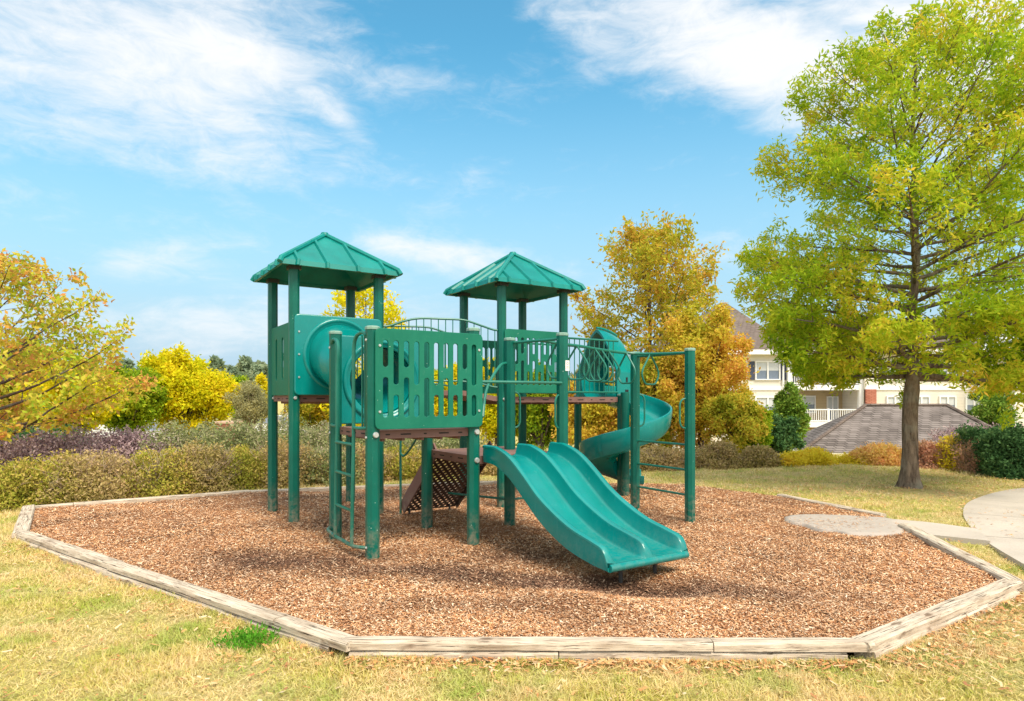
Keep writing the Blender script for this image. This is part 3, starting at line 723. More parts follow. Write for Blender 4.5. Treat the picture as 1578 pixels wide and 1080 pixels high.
# arched bridge
b0, b1 = LT[1], RT[0]; c0, c1 = LT[2], RT[3]
def arch(a, b, zs, off=0.0):
    pts = []
    for t, z in zs: p = a.lerp(b, t); pts.append(Vector((p.x, p.y, z)))
    return pts
zr = [(.0, 2.54), (.08, 2.545), (.2, 2.62), (.32, 2.665), (.5, 2.67), (.68, 2.665), (.82, 2.60), (.93, 2.545), (1, 2.54)]
zb = [(.0, 1.72), (.08, 1.725), (.2, 1.78), (.32, 1.80), (.5, 1.805), (.68, 1.80), (.82, 1.77), (.93, 1.725), (1, 1.72)]
for a, b in ((b0, b1), (c0, c1)):
    m1 = MB(); top = bez(arch(a, b, zr), 4); bot = bez(arch(a, b, zb), 4)
    m1.tube(top, .015, 8); m1.tube(bot, .013, 8); rail = PB(m1, 'bridge_rail', M['pipe'], smooth='auto')
    def zat(pl, t):
        i = min(int(t * (len(pl) - 1)), len(pl) - 2); d = (b - a); best = None
        for q, w in zip(pl[:-1], pl[1:]):
            tq = (Vector((q.x, q.y, 0)) - a).dot(d) / d.length_squared; tw = (Vector((w.x, w.y, 0)) - a).dot(d) / d.length_squared
            if tq - 1e-6 <= t <= tw + 1e-6: return q.z + (w.z - q.z) * (t - tq) / (tw - tq + 1e-9)
        return pl[-1].z
    for k in range(1, 17):
        t = k / 17; p = a.lerp(b, t); mbr = MB()
        mbr.tube([Vector((p.x, p.y, zat(bot, t))), Vector((p.x, p.y, zat(top, t)))], .0075, 6); PB(mbr, 'bar', M['pipe'], smooth='auto', parent=rail)
mb = MB(); rows = []
for t, z in zb:
    p, q = b0.lerp(b1, t), c0.lerp(c1, t); zz0 = z - .13
    rows.append([(p.x, p.y, zz0 - .07), (p.x, p.y, zz0), (q.x, q.y, zz0), (q.x, q.y, zz0 - .07)])
mb.grid(rows, closed=True); PB(mb, 'bridge_deck', M['deck'])

# balcony railing (front side) + hood of the spiral slide
mb = MB(); a, b = RT[1] - Vv * .02, BAL[0] - Vv * .02
for z in (2.49, 1.66): mb.tube([a + Vector((0, 0, z)), b + Vector((0, 0, z))], .016, 8)
rail = PB(mb, 'balcony_rail', M['pipe'], smooth='auto')
for k in range(1, 11):
    p = a.lerp(b, k / 11); mb = MB(); mb.tube([p + Vector((0, 0, 1.66)), p + Vector((0, 0, 2.49))], .009, 6); PB(mb, 'bar', M['pipe'], smooth='auto', parent=rail)
mb = MB(); a, b = RT[2], BAL[1]
for z in (2.49, 1.66): mb.tube([a + Vector((0, 0, z)), b + Vector((0, 0, z))], .016, 8)
for k in range(1, 11):
    p = a.lerp(b, k / 11); mb.tube([p + Vector((0, 0, 1.66)), p + Vector((0, 0, 2.49))], .009, 6)
PB(mb, 'back_balcony_rail', M['pipe'], smooth='auto')
# hood: arched shell between the balcony's end posts, bulging outwards
hb0, hb1 = BAL[0] + U * .06 + Vv * .03, BAL[1] + U * .06 - Vv * .03; hw = (hb1 - hb0).length
def hood_rows(r_in, zlift):
    rows = []
    for s in range(7):
        d = -.02 + .46 * s / 6; row = []
        for k in range(25):
            a = PI * k / 24; x = -math.cos(a); zq = 1 - abs(x) ** 1.5
            sc = (1 - .14 * (s / 6) ** 2) * r_in
            row.append(hb0.lerp(hb1, .5) + Vv * (x * hw / 2 * sc) + U * d + Vector((0, 0, 1.62 + (.36 if 0 < k < 24 else 0) + zq * .76 * sc)))
        rows.append(row)
    return rows
mb = MB(); mb.grid(hood_rows(1.0, 0)); mb.grid([list(reversed(r)) for r in hood_rows(.93, 0)])
r1, r2 = hood_rows(1.0, 0)[0], hood_rows(.93, 0)[0]; mb.grid([r2, r1])
lastr = hood_rows(1.0, 0)[-1]; cl_ = sum(lastr[1:-1], Vector()) / 23; mb.grid([lastr, [p.lerp(cl_, .5) + U * .03 for p in lastr]]); capr = [p.lerp(cl_, .5) + U * .03 for p in lastr[1:-1]]; mb.add(capr, [tuple(range(23))])
hood = PB(mb, 'slide_hood', M['slide'], smooth='auto')
mb = MB()                                   # central ridge and side jamb blocks
rr = [hood_rows(1.03, 0)[s][12] for s in range(7)]; mb.tube(rr, .02, 6)
PB(mb, 'hood_ridge', M['slide'], smooth='auto', parent=hood)
for p in (hb0 + Vv * .02, hb1 - Vv * .02):
    mb = MB(); mb.box(p + U * .14 + Vector((0, 0, 1.74)), (.36, .06, .52), RZ); PB(mb, 'hood_jamb', M['slide'], bevel=.012, parent=hood)
    mb = MB(); mb.box(p - Vv * .033 + U * .17 + Vector((0, 0, 1.69)), (.07, .006, .035), RZ); mb.box(p - Vv * .033 + U * .17 + Vector((0, 0, 1.87)), (.035, .006, .08), RZ); PB(mb, 'jamb_slot', M['black'], parent=hood)

# spiral slide
SCn = Vector((1.83, 10.50, 0)); th0, th1 = math.radians(128), math.radians(-276)
prof = []                                   # (radius, height above bed) going inner rim -> bed -> outer rim, then back underneath
prof_top = [(.155, .17), (.165, .19), (.19, .175), (.20, .06), (.24, .01), (.34, 0), (.50, 0), (.60, .02), (.665, .09), (.69, .20), (.70, .285), (.715, .305), (.74, .30)]
prof_bot = [(.745, .28), (.735, .18), (.715, .05), (.66, -.04), (.56, -.075), (.30, -.075), (.19, -.05), (.16, .02)]
prof = prof_top + prof_bot
rows = []; NS = 110
for i in range(NS + 1):
    t = i / NS; th = th0 + (th1 - th0) * t; zb_ = 1.575 - 1.36 * t
    zb_ = 1.575 - 1.36 * (t if t > .04 else t * t / .08 + .0 * t)
    if t < .04: zb_ = 1.575 - 1.36 * (t * .5)
    dr = Vector((math.cos(th), math.sin(th), 0)); hs_ = 1 - .55 * max(0, (t - .82) / .18) ** 1.5; rows.append([SCn + dr * r + Vector((0, 0, zb_ + h * (hs_ if h > 0 else 1))) for r, h in prof])
# straight lead-in from the deck and run-out
tan0 = Vector((math.sin(th0), -math.cos(th0), 0)); lead = [[p - tan0 * d for p in rows[0]] for d in (.30, .15)]
tan1 = Vector((math.sin(th1), -math.cos(th1), 0)); runout = [[p + tan1 * d + Vector((0, 0, -.03 * d)) for p in rows[-1]] for d in (.12, .24, .32)]
rows = lead + rows + runout; mb = MB(); mb.grid(rows, closed=True)
mb.f.append(tuple(range(len(prof)))); mb.m.append(0); nL = len(prof); mb.f.append(tuple((len(rows) - 1) * nL + k for k in range(nL))); mb.m.append(0)
spiral = PB(mb, 'spiral_slide', M['slide'], smooth='auto', fixn=True)
mb = MB()
mb.tube([SCn + Vector((0, 0, -.1)), SCn + Vector((0, 0, 1.66))], .07, 20)
PB(mb, 'center_pole', M['post'], smooth='auto', parent=None)
mb = MB()
for i in (35, 70):                      # moulded joint flanges below the chute
    ring = rows[i + 2]; c2 = sum(ring, Vector()) / len(ring)
    a_, b_ = [c2 + (p - c2) * 1.03 for p in ring], [c2 + (p - c2) * 1.03 for p in rows[i + 3]]
    mb.grid([a_[13:], b_[13:]])
PB(mb, 'joint_flange', M['slide'])

# double slide
t_r = [0, .12, .25, .5, .75, 1, 1.25, 1.5, 1.8, 1.92, 1.965, 1.985]
z_r = [1.062, 1.062, 1.056, .977, .825, .65, .525, .43, .362, .325, .26, .205]
t_b = [0, .12, .25, .5, .75, 1, 1.25, 1.5, 1.8, 1.92, 1.965, 1.985]
z_b = [.935, .93, .912, .812, .645, .475, .352, .268, .215, .206, .204, .20]
def cr(tt, zs, t):
    P = [(a, b) for a, b in zip(tt, zs)]
    for i in range(len(P) - 1):
        if P[i][0] <= t <= P[i + 1][0] + 1e-9:
            h = P[i + 1][0] - P[i][0]; s = (t - P[i][0]) / h
            m0 = (P[i + 1][1] - P[max(i - 1, 0)][1]) / (P[i + 1][0] - P[max(i - 1, 0)][0]); m1 = (P[min(i + 2, len(P) - 1)][1] - P[i][1]) / (P[min(i + 2, len(P) - 1)][0] - P[i][0])
            return (2 * s ** 3 - 3 * s * s + 1) * P[i][1] + (s ** 3 - 2 * s * s + s) * h * m0 + (-2 * s ** 3 + 3 * s * s) * P[i + 1][1] + (s ** 3 - s * s) * h * m1
    return zs[-1]
SW = .93; SL0 = Vector((-.305, 6.925, 0))
rows = []
for i in range(71):
    t = 1.985 * i / 70; zr_ = cr(t_r, z_r, t); zb_ = cr(t_b, z_b, t); e = .055
    hw_ = zr_ - zb_
    k_ = min(1, hw_ / .12); pf = [(0, zb_ - .055), (-.008, zb_ + .02), (-.004, zr_ - .035), (-.012, zr_ - .028), (-.010, zr_ - .008), (.008, zr_), (.030, zr_ + .001), (.052, zr_ - .010 * k_), (.058, zr_ - .03 * k_), (.078, zb_ + .022 * k_), (.092, zb_ + .006 * k_), (.112, zb_ + .001), (.17, zb_ - .002), (.33, zb_ - .002), (.385, zb_ + .001), (.396, zb_ + .006 * k_), (.410, zb_ + .022 * k_), (.428, zr_ - .03 * k_), (.434, zr_ - .010 * k_), (.448, zr_ - .001), (.465, zr_ + .001)]
    mir = [(SW - a, z) for a, z in reversed(pf[:-1])]
    full = pf + mir + [(SW - .05, zb_ - .055), (.05, zb_ - .055)]
    base = SL0 - Vv * t
    rows.append([base + U * a + Vector((0, 0, z)) for a, z in full])
mb = MB(); mb.grid(rows, closed=True); nL = len(rows[0])
mb.f.append(tuple(range(nL))); mb.m.append(0); mb.f.append(tuple(70 * nL + k for k in range(nL))); mb.m.append(0)
dslide = PB(mb, 'double_slide', M['slide'], smooth='auto', fixn=True)
mb = MB(); lipc = rows[-1]
q0 = SL0 - Vv * 1.985 + U * .012 + Vector((0, 0, .172)); q1 = q0 + U * (SW - .024); mb.tube([q0, q1], .034, 10); mb.build('lip', M['slide'], dslide, smooth='auto')
for k in (.2, .64):
    mb = MB(); p = SL0 - Vv * 1.82 + U * (SW * k + .1); mb.tube([p + Vector((0, 0, -.2)), p + Vector((0, 0, .19))], .018, 8); PB(mb, 'support_leg', M['steel'], smooth='auto')
# sit-down bar above the slide mouth
mb = MB(); mb.tube([C - Vv * .05 + U * .05 + Vector((0, 0, 1.735)), E - Vv * .04 + Vector((0, 0, 1.735))], .017, 8); PB(mb, 'sit_down_bar', M['pipe'], smooth='auto')
mb = MB(); mb.tube(bez([Fp - U * .05 + Vector((0, 0, 1.99)), (at(772, 7.7), 7.7, 1.955), (at(760, 7.4), 7.4, 1.82), (at(750, 7.2), 7.2, 1.66), (at(746, 7.05), 7.05, 1.50), (at(744, 6.97), 6.97, 1.36)], 6), .017, 8)
PB(mb, 'curved_handrail', M['pipe'], smooth='auto')
# grab handles
def handle(p, side, z0, z1, off):
    mb = MB(); s = side.normalized()
    mb.tube(bez([p + s * .055 + Vector((0, 0, z1)), p + s * (off * .8) + Vector((0, 0, z1 - .02)), p + s * off + Vector((0, 0, z1 - .08)), p + s * off + Vector((0, 0, (z0 + z1) / 2)), p + s * off + Vector((0, 0, z0 + .08)), p + s * (off * .8) + Vector((0, 0, z0 + .02)), p + s * .055 + Vector((0, 0, z0))], 5), .012, 8)
    PB(mb, 'grab_handle', M['pipe'], smooth='auto')
handle(Fp, (U - Vv * .3), 1.20, 1.64, .13); handle(E, (-U - Vv * .2), 1.22, 1.60, .12)
handle(Gp, (U * .8 - Vv * .6), 1.17, 1.62, .13); handle(Hp, (-U * .9 + Vv * .3), 1.18, 1.56, .14)
# small white safety label on the post beside the slide
nf = (-Vv * .75 + U * .0).normalized()
mb = MB(); lc = E - Vv * .0645 + U * .022 + Vector((0, 0, 1.93))
mb.box(lc, (.056, .004, .118), RZ); lab = PB(mb, 'safety_label', flat('label_white', (.8, .8, .78), .5)); lab['label'] = 'small white sticker with faint round symbol'
mb = MB(); rows = [[lc - Vv * .004 + Vector((0, 0, .025)) + (U * math.cos(2 * PI * k / 20) + Vector((0, 0, 1)) * math.sin(2 * PI * k / 20)) * r for k in range(20)] for r in (.010, .016)]
mb.grid(rows, closed=True); mb.box(lc - Vv * .0035 + Vector((0, 0, -.01)), (.03, .003, .006), RZ); mb.box(lc - Vv * .0035 + Vector((0, 0, -.025)), (.036, .003, .004), RZ)
mb.build('printed_symbol', flat('label_ink', (.55, .30, .28), .6), lab)

# overhead ring climber
mb = MB(); z = 2.235
mb.tube([Fp + Vector((0, 0, z)), E + Vector((0, 0, z + .005))], .018, 8); PB(mb, 'end_beam', M['pipe'], smooth='auto')
mb = MB(); mb.tube([Gp + Vector((0, 0, 2.15)), Hp + Vector((0, 0, 2.14))], .018, 8); PB(mb, 'end_beam', M['pipe'], smooth='auto')
mid0 = Fp.lerp(E, .62)
path = bez([(mid0.x, mid0.y, 2.235), (.60, 7.75, 2.21), (.86, 8.0, 2.20), (1.16, 8.42, 2.19), (1.50, 8.78, 2.18), (1.78, 8.80, 2.165), (2.02, 8.55, 2.15), (Hp.x, Hp.y, 2.14)], 12)
mb = MB(); mb.tube(path, .019, 8); orail = PB(mb, 'overhead_rail', M['pipe'], smooth='auto')
# loops hung square to the rail
cum = [0]
for p, q in zip(path[:-1], path[1:]): cum.append(cum[-1] + (q - p).length)
for t in (.09, .21, .37, .44, .51, .64, .765):
    s = t * cum[-1]; i = max(k for k in range(len(cum)) if cum[k] <= s); p = path[i]; tn = (path[min(i + 1, len(path) - 1)] - path[max(i - 1, 0)]).normalized()
    sd = tn.cross(Vector((0, 0, 1))).normalized(); sd = (sd + Vector((.35, 0, 0)) * (1 if sd.x > 0 else -1)).normalized()
    mb = MB(); dz = Vector((0, 0, -1))
    pts = [p, p + sd * .07 + dz * .10, p + sd * .145 + dz * .22, p + sd * .15 + dz * .31, p + sd * .09 + dz * .40, p + dz * .41, p - sd * .09 + dz * .40, p - sd * .15 + dz * .31, p - sd * .145 + dz * .22, p - sd * .07 + dz * .10, p]
    mb.tube(bez(pts, 5), .0125, 8); PB(mb, 'hanging_ring', M['pipe'], smooth='auto', parent=orail)
# rungs between the climber's two outer posts
for z in (.36, .68, 1.0):
    mb = MB(); mb.tube([Gp + Vector((0, 0, z - .03)), Hp + Vector((0, 0, z - .03))], .015, 8); PB(mb, 'rung', M['pipe'], smooth='auto')
mb = MB(); mb.tube([Dp + U * .5 + Vv * .4 + Vector((0, 0, .33)), Fp + Vector((0, 0, .33)), Fp + Vector((0, 0, .33)) + U * .45], .015, 8); PB(mb, 'brace_bar', M['pipe'])

# arch ladder on the left side of the front platform
def W(k, off, z): return A + Vv * k - U * off + Vector((0, 0, z))
root = None
for (k, kp) in ((.25, 0.02), (.76, S - .02)):
    mb = MB(); mb.tube(bez([W(kp, .05, 2.17), W(kp + (k - kp) * .45, .07, 2.20), W(k, .09, 2.12), W(k, .10, 1.8), W(k, .10, 1.2), W(k, .11, .7), W(k, .12, .10)], 6), .019, 8)
    ob = PB(mb, 'ladder_rail', M['pipe'], smooth='auto')
    mb = MB(); mb.tube(bez([W(kp, .05, 1.27), W(kp + (k - kp) * .5, .09, 1.265), W(k, .10, 1.27)], 4), .016, 8); PB(mb, 'rail_bracket', M['pipe'], smooth='auto')
for z in (.44, .79, 1.1):
    mb = MB(); mb.tube([W(.25, .11, z), W(.76, .11, z)], .016, 8); PB(mb, 'ladder_rung', M['pipe'], smooth='auto')
mb = MB(); mb.tube(bez([W(0, .06, .12), W(.08, .10, .115), W(.25, .115, .10), W(.5, .115, .10), W(.76, .115, .10), W(S - .06, .10, .115), W(S, .06, .13)], 5), .019, 8); PB(mb, 'ladder_base_bar', M['pipe'], smooth='auto')
for k in (.10, .17):
    mb = MB(); mb.tube([W(k, .04, 1.26), W(k, .04, 2.18)], .010, 6); PB(mb, 'guard_bar', M['pipe'], smooth='auto')
for k in (.90, .98):
    mb = MB(); mb.tube([W(k, .04, 1.26), W(k, .04, 2.18)], .010, 6); PB(mb, 'guard_bar', M['pipe'], smooth='auto')
for z in (1.18, 2.12, .12):
    for k in (-.002, S):
        mb = MB(); mb.disc(W(k, .062, z), -U, .014, .012, 10); PB(mb, 'bolt', M['bolt'])

# perforated ramp behind the lower platform
r0 = Dp + U * .12 + Vv * .0 + Vector((0, 0, .90)); Lr = math.hypot(1.0, .86); rd = (Vv * 1.0 + Vector((0, 0, -.86))).normalized(); rw = .80
holes = []
nyr = 24; nxr = 17
for j in range(nyr):
    for i in range(nxr):
        if (i + j) % 2: continue
        holes.append(circ(.05 + (rw - .1) * i / (nxr - 1), .05 + (Lr - .1) * j / (nyr - 1), .0185, 7))
me = plate_mesh(rrect(0, 0, rw, Lr, .01, 1), holes, .005, .001)
place_plate(me, 'perforated_ramp', r0, U, rd, M['ramp'])
for s in (0, rw):
    mb = MB(); nn = U.cross(rd).normalized()
    c = r0 + U * s + rd * Lr / 2 + Vector((0, 0, .05)); mb.box(c, (.022, Lr, .17), axes=(U, rd, nn)); PB(mb, 'ramp_stringer', M['deck'] if s == 0 else M['ramp'])
for k in (.1, .86):
    mb = MB(); p = r0 + U * rw * k + rd * (Lr - .05); mb.tube([p, Vector((p.x, p.y, -.1))], .015, 6); PB(mb, 'ramp_foot', M['steel'])
foot = r0 + rd * Lr - U * .03
mb = MB(); top = Vector((foot.x, foot.y, 1.10))
mb.tube(bez([Vector((foot.x, foot.y, -.1)), Vector((foot.x, foot.y, .5)), Vector((foot.x, foot.y, 1.0)), top + Vector((0, 0, .12)) - Vv * .06, top + Vector((0, 0, .2)) - Vv * .25, Dp + Vv * .1 + U * .0 + Vector((0, 0, 1.62))], 6), .016, 8)
mb.tube(bez([Vector((foot.x, foot.y, .82)), Vector((foot.x, foot.y, .80)) - Vv * .12, Vector((foot.x, foot.y, .93)) - Vv * .35, Dp + Vv * .08 + Vector((0, 0, 1.24))], 6), .014, 8)
PB(mb, 'ramp_handrail', M['pipe'], smooth='auto')

# ------------------------------------------------------------------ vegetation
def tubes_np(segs, name, nside=5):
    """segs: list of (points list, r0, r1)"""
    mb = MB()
    for pts, r0_, r1_ in segs: mb.tube(pts, r0_, nside if r0_ < .03 else 9, cap=False, r2=r1_)
    return mb.mesh(name)
def leaf_mesh(P, size, name, elong=2.6, var=.5, seed=0, droop=0.0, wmin=None):
    r = np.random.default_rng(seed); n = len(P)
    d = r.normal(size=(n, 3)); d[:, 2] -= droop; d /= np.linalg.norm(d, axis=1)[:, None]
    e = r.normal(size=(n, 3)); e -= d * (e * d).sum(1)[:, None]; e /= np.linalg.norm(e, axis=1)[:, None]
    s = size * (1 - var / 2 + var * r.random(n) ** 1.3 * 1.25)[:, None]; w = s / elong
    V = np.stack([P, P + d * s * .45 - e * w * .5, P + d * s, P + d * s * .45 + e * w * .5], 1).reshape(-1, 3)
    return np_mesh(name, V, np.arange(n * 4).reshape(n, 4))
def grow_tree(seed, height, prof, base_r, h0, nprim, el0, el1, sub=9, anchors=3, lean=(0, 0), twig=.45, curve=.25, pw=1.0):
    """leader + whorled limbs + side shoots. prof(z) = crown radius. returns tube segs and leaf anchors"""
    r = random.Random(seed); segs = []; anc = []
    lead = []; x = y = 0.0
    nz = 24
    for i in range(nz + 1):
        z = height * i / nz; x += r.uniform(-.02, .02) * height / 8 + lean[0] / nz; y += r.uniform(-.03, .03) * height / 8 + lean[1] / nz
        lead.append(Vector((x * min(1, i / 6), y * min(1, i / 6), z)))
    def lp(z):
        i = min(int(z / height * nz), nz - 1); f = z / height * nz - i; return lead[i].lerp(lead[i + 1], f)
    for i in range(nz):
        pass
    rad = lambda z: base_r * (1 - .93 * (z / height) ** .8)
    # leader with flare at the foot
    fl = []
    for i, p in enumerate(lead): fl.append(p)
    segs.append(('lead', [(p, rad(p.z) if p.z > h0 else base_r * (1 - .25 * p.z / height)) for p in fl]))
    for k in range(nprim):
        f = ((k + .5) / nprim) ** pw; z = h0 + (height * .97 - h0) * f; az = k * 2.39996 + r.uniform(-.4, .4)
        el = el0 + (el1 - el0) * f + r.uniform(-.12, .12)
        p0 = lp(z); 
        # target radius measured where the tip ends up
        L = .3
        for it in range(3): L = max(.25, prof(min(height, z + L * math.sin(el) * .8)) / max(.25, math.cos(el)))
        L = min(L, 1.15 * (height - z) / max(.15, math.sin(el) + .01) + .3) * r.uniform(.78, 1.08)
        d = Vector((math.cos(az) * math.cos(el), math.sin(az) * math.cos(el), math.sin(el)))
        pts = [p0]; n = 9; dd = d.copy()
        for i in range(n):
            dd = (dd + Vector((r.uniform(-1, 1), r.uniform(-1, 1), r.uniform(-.6, .9))) * curve * .35 + Vector((0, 0, .0))).normalized()
            pts.append(pts[-1] + dd * L / n)
        r0_ = min(rad(z) * .55, .012 + L * .016); segs.append((pts, r0_, .004))
        ns = max(4, int(sub * L / 2))
        for j in range(ns):
            t = .18 + .8 * (j + r.random() * .8) / ns; i = min(int(t * n), n - 1); q = pts[i].lerp(pts[i + 1], t * n - i if t * n - i <= 1 else 1)
            ax = (pts[i + 1] - pts[i]).normalized(); sdv = ax.cross(Vector((0, 0, 1))).normalized() * (1 if j % 2 else -1)
            sd = (ax * r.uniform(.5, 1) + sdv * r.uniform(.4, 1) + Vector((0, 0, r.uniform(-.35, .6)))).normalized()
            l2 = L * twig * (1.15 - t) * r.uniform(.6, 1.1) + .12
            tp = [q]; e = sd.copy()
            for i2 in range(4):
                e = (e + Vector((r.uniform(-1, 1), r.uniform(-1, 1), r.uniform(-.8, .8))) * .22).normalized(); tp.append(tp[-1] + e * l2 / 4)
            segs.append((tp, max(.003, r0_ * .35 * (1 - t * .6)), .002))
            for a in range(anchors):
                tt = .25 + .75 * (a + r.random()) / anchors; i2 = min(int(tt * 4), 3); c = tp[i2].lerp(tp[i2 + 1], tt * 4 - i2)
                anc.append(c + Vector((r.gauss(0, 1), r.gauss(0, 1), r.gauss(0, 1))) * (.05 + l2 * .10)); anc.append(c)
            anc.append(tp[-1])
        anc.append(pts[-1])
    def ok(p): q = lp(min(max(p.z, 0), height * .99)); return p.z < height * .985 and math.hypot(p.x - q.x, p.y - q.y) < prof(p.z) * 1.04
    s2 = [segs[0]]
    for sg in segs[1:]:
        pts = []
        for p in sg[0]:
            if not ok(p) and len(pts): break
            pts.append(p)
        if len(pts) >= 3: s2.append((pts, sg[1], sg[2]))
    segs = s2
    anc = [a for a in anc if a.z < height * .985 and math.hypot(a.x - lp(min(a.z, height * .99)).x, a.y - lp(min(a.z, height * .99)).y) < prof(a.z) * r.uniform(.95, 1.12)]
    return segs, anc
def finish_tree(name, loc, segs, anc, nleaf, sigma, size, lmat, bmat, label, cat='tree', group=None, seed=1, elong=2.6, flare=0.0, droop=0.15, keep=1.0, lowboost=0.0):
    root = empty(name, loc, label, cat, group); mb = MB()
    for s in segs:
        if s[0] == 'lead':
            pr = s[1]; n = 16; rows = []
            ext = [(Vector((0, 0, -.25)), pr[0][1] * (1.5 + flare)), (Vector((0, 0, .0)), pr[0][1] * (1.25 + flare)), (Vector((0, 0, .12)), pr[0][1] * (1.12 + flare * .45)), (Vector((0, 0, .32)), pr[0][1] * (1.03 + flare * .1))]
            for (p, rr) in ext + [q for q in pr if q[0].z > .4]:
                row = []
                for k in range(n):
                    a = 2 * PI * k / n; lob = 1 + (.10 + .25 * flare * max(0, 1 - p.z / .4)) * math.sin(a * 5 + 1) * (1 if p.z < .5 else .25) + .07 * noise.noise(Vector((math.cos(a) * 2, math.sin(a) * 2, p.z * 2.5 + seed)))
                    row.append(p + Vector((math.cos(a), math.sin(a), 0)) * rr * lob)
                rows.append(row)
            mb.grid(rows, closed=True)
        else: mb.tube(s[0], s[1], 5 if s[1] < .03 else 8, cap=False, r2=s[2])
    mb.build('trunk', bmat, root, smooth=True)
    r = np.random.default_rng(seed); Pn = np.array([tuple(a) for a in anc]); 
    if keep < 1: Pn = Pn[r.random(len(Pn)) < keep]
    wgt = 1 + lowboost * np.clip(1 - Pn[:, 2] / (Pn[:, 2].max() * .45), 0, 1); wgt *= .25 + 1.5 * r.random(len(Pn)) ** 1.6; wgt /= wgt.sum(); idx = r.choice(len(Pn), nleaf, p=wgt); Q = Pn[idx] + r.normal(size=(nleaf, 3)) * sigma
    link('crown', leaf_mesh(Q, size, 'crown', elong, seed=seed, droop=droop), lmat, root); return root

def interp(zs, rs): return lambda z: float(np.interp(z, zs, rs))
# big willow oak on the right
bx, by = 7.15, 11.65; b0z = tz(bx, by)
pf = interp([1.5, 1.95, 2.6, 4.0, 5.3, 6.3, 7.2, 7.9, 8.45], [2.1, 2.6, 3.0, 3.25, 3.05, 2.75, 2.25, 1.5, .4])
segs, anc = grow_tree(5, 8.45, pf, .132, 1.95, 84, -.06, 1.0, sub=11, anchors=3, lean=(.12, 0), pw=1.2)
finish_tree('oak_tree', (bx, by, b0z), segs, anc, 112000, .058, .102, M['oak'], M['bark'], 'tall yellow green tree with thick bare trunk on the lawn beside the curved walk', seed=2, elong=3.2, flare=.35, lowboost=3.4)
# middle tree behind the balcony
D2 = 21.0; x2 = at(1003, D2); z2 = tz(x2, D2); h2 = zz(352, D2) - z2
pf = interp([z - 0 for z in (1.5, 3.5, 5.5, 7.5, 9.0, 10.5, h2)], [1.2, 2.3, 2.6, 2.35, 1.9, 1.2, .2])
segs, anc = grow_tree(9, h2, pf, .12, 1.8, 46, .35, 1.15, sub=9, anchors=2, pw=.9)
finish_tree('autumn_tree', (x2, D2, z2), segs, anc, 19000, .09, .14, M['bronze'], M['darkbark'], 'airy upright tree with golden brown leaves rising behind the slide hood', seed=3, elong=2.2)
# left tree
D7 = 11.8; x7 = at(-15, D7); z7 = tz(x7, D7) - .3; h7 = zz(392, D7) - z7
pf = interp([1.15, 1.35, 1.8, 2.6, 3.6, 4.3, h7], [0, 2.5, 2.95, 2.7, 2.0, 1.4, .5])
segs, anc = grow_tree(21, h7, pf, .10, .75, 40, .0, 1.1, sub=9, anchors=2, curve=.35, pw=1.1)
finish_tree('autumn_tree', (x7, D7, z7), segs, anc, 14500, .075, .10, M['autumn'], M['darkbark'], 'spreading yellow and orange tree leaning in from the left edge behind the purple hedge', seed=4, elong=1.9)
# slim tree behind the left tower roof
D11 = 24.0; x11 = at(566, D11); z11 = tz(x11, D11); h11 = zz(438, D11) - z11
pf = interp([1, 2.5, 4, 5.5, 6.5, h11], [1.2, 1.9, 2.0, 1.75, 1.3, .5])
segs, anc = grow_tree(31, h11, pf, .09, 1.2, 30, .3, 1.1, sub=8, anchors=2)
finish_tree('autumn_tree', (x11, D11, z11), segs, anc, 9000, .12, .16, M['gold'], M['darkbark'], 'thin golden tree showing between the posts of the left tower', seed=5, elong=2)

def clump_tree(name, px, D, top, bottom, halfw, mat, label, n=14000, size=.16, K=22, cat='tree', group=None, seed=0, elong=1.9, bmat='darkbark', conical=0.0, sink=0.0):
    r = np.random.default_rng(seed + 100); x = at(px, D); g = tz(x, D); zt = zz(top, D); zb_ = max(zz(bottom, D), g + .05); R = halfw * D / 1000
    root = empty(name, (x, D, g), label, cat, group)
    cz = (zt + zb_) / 2 - g; hz = (zt - zb_) / 2
    P = []; cl = []
    K = int(K * 1.8); n = int(n * (1.6 if D < 60 else 1.25)); size *= .72 if D < 60 else 1
    for i in range(K):
        d = r.normal(size=3); d /= np.linalg.norm(d); rr = .88 * r.random() ** .35
        c = d * rr * np.array([R, R, hz]) * .86; f = (c[2] / hz + 1) / 2
        c[:2] *= (1 - conical * f * .85)
        cl.append(c)
    for i in range(K // 3):
        d = r.normal(size=3); d /= np.linalg.norm(d); c = d * (.9 + .2 * r.random()) * np.array([R, R, hz]) * .95
        c[:2] *= (1 - conical * (c[2] / hz + 1) / 2 * .85); cl.append(c)
    cl.append(np.array([0, 0, hz * .6])); cl.append(np.array([0, 0, hz * .85 if conical else hz * .6]))
    cl = np.array(cl); K = len(cl); cs = (.18 + .26 * r.random(K)) * min(R, hz) * (1 - conical * .45); cs[-2 - (K - 2) // 4:-2] *= .55
    idx = r.integers(0, K, n); d = r.normal(size=(n, 3)); d /= np.linalg.norm(d, axis=1)[:, None]
    rad = (r.random(n) ** .33) * cs[idx] * (1 + .22 * r.normal(size=n)); Q = cl[idx] + d * rad[:, None]
    Q[:, 2] += cz; Q = Q[Q[:, 2] > .02]
    link('crown', leaf_mesh(Q, size, 'crown', elong, seed=seed), mat, root)
    mb = MB(); hh = cz + hz * .5; tr = .035 * (zt - g) / 2 + .03
    mb.tube([(0, 0, -.3), (0, 0, cz * .5), (.05, 0, cz), (.03, .04, hh)], tr, 8, cap=False, r2=.02)
    for c in cl[::2]: mb.tube([(0, 0, cz * .6), (c[0] * .5, c[1] * .5, cz * .8 + c[2] * .4), (c[0], c[1], c[2] + cz)], tr * .4, 5, cap=False, r2=.012)
    mb.build('trunk', M[bmat], root, smooth=True); return root
CT = clump_tree
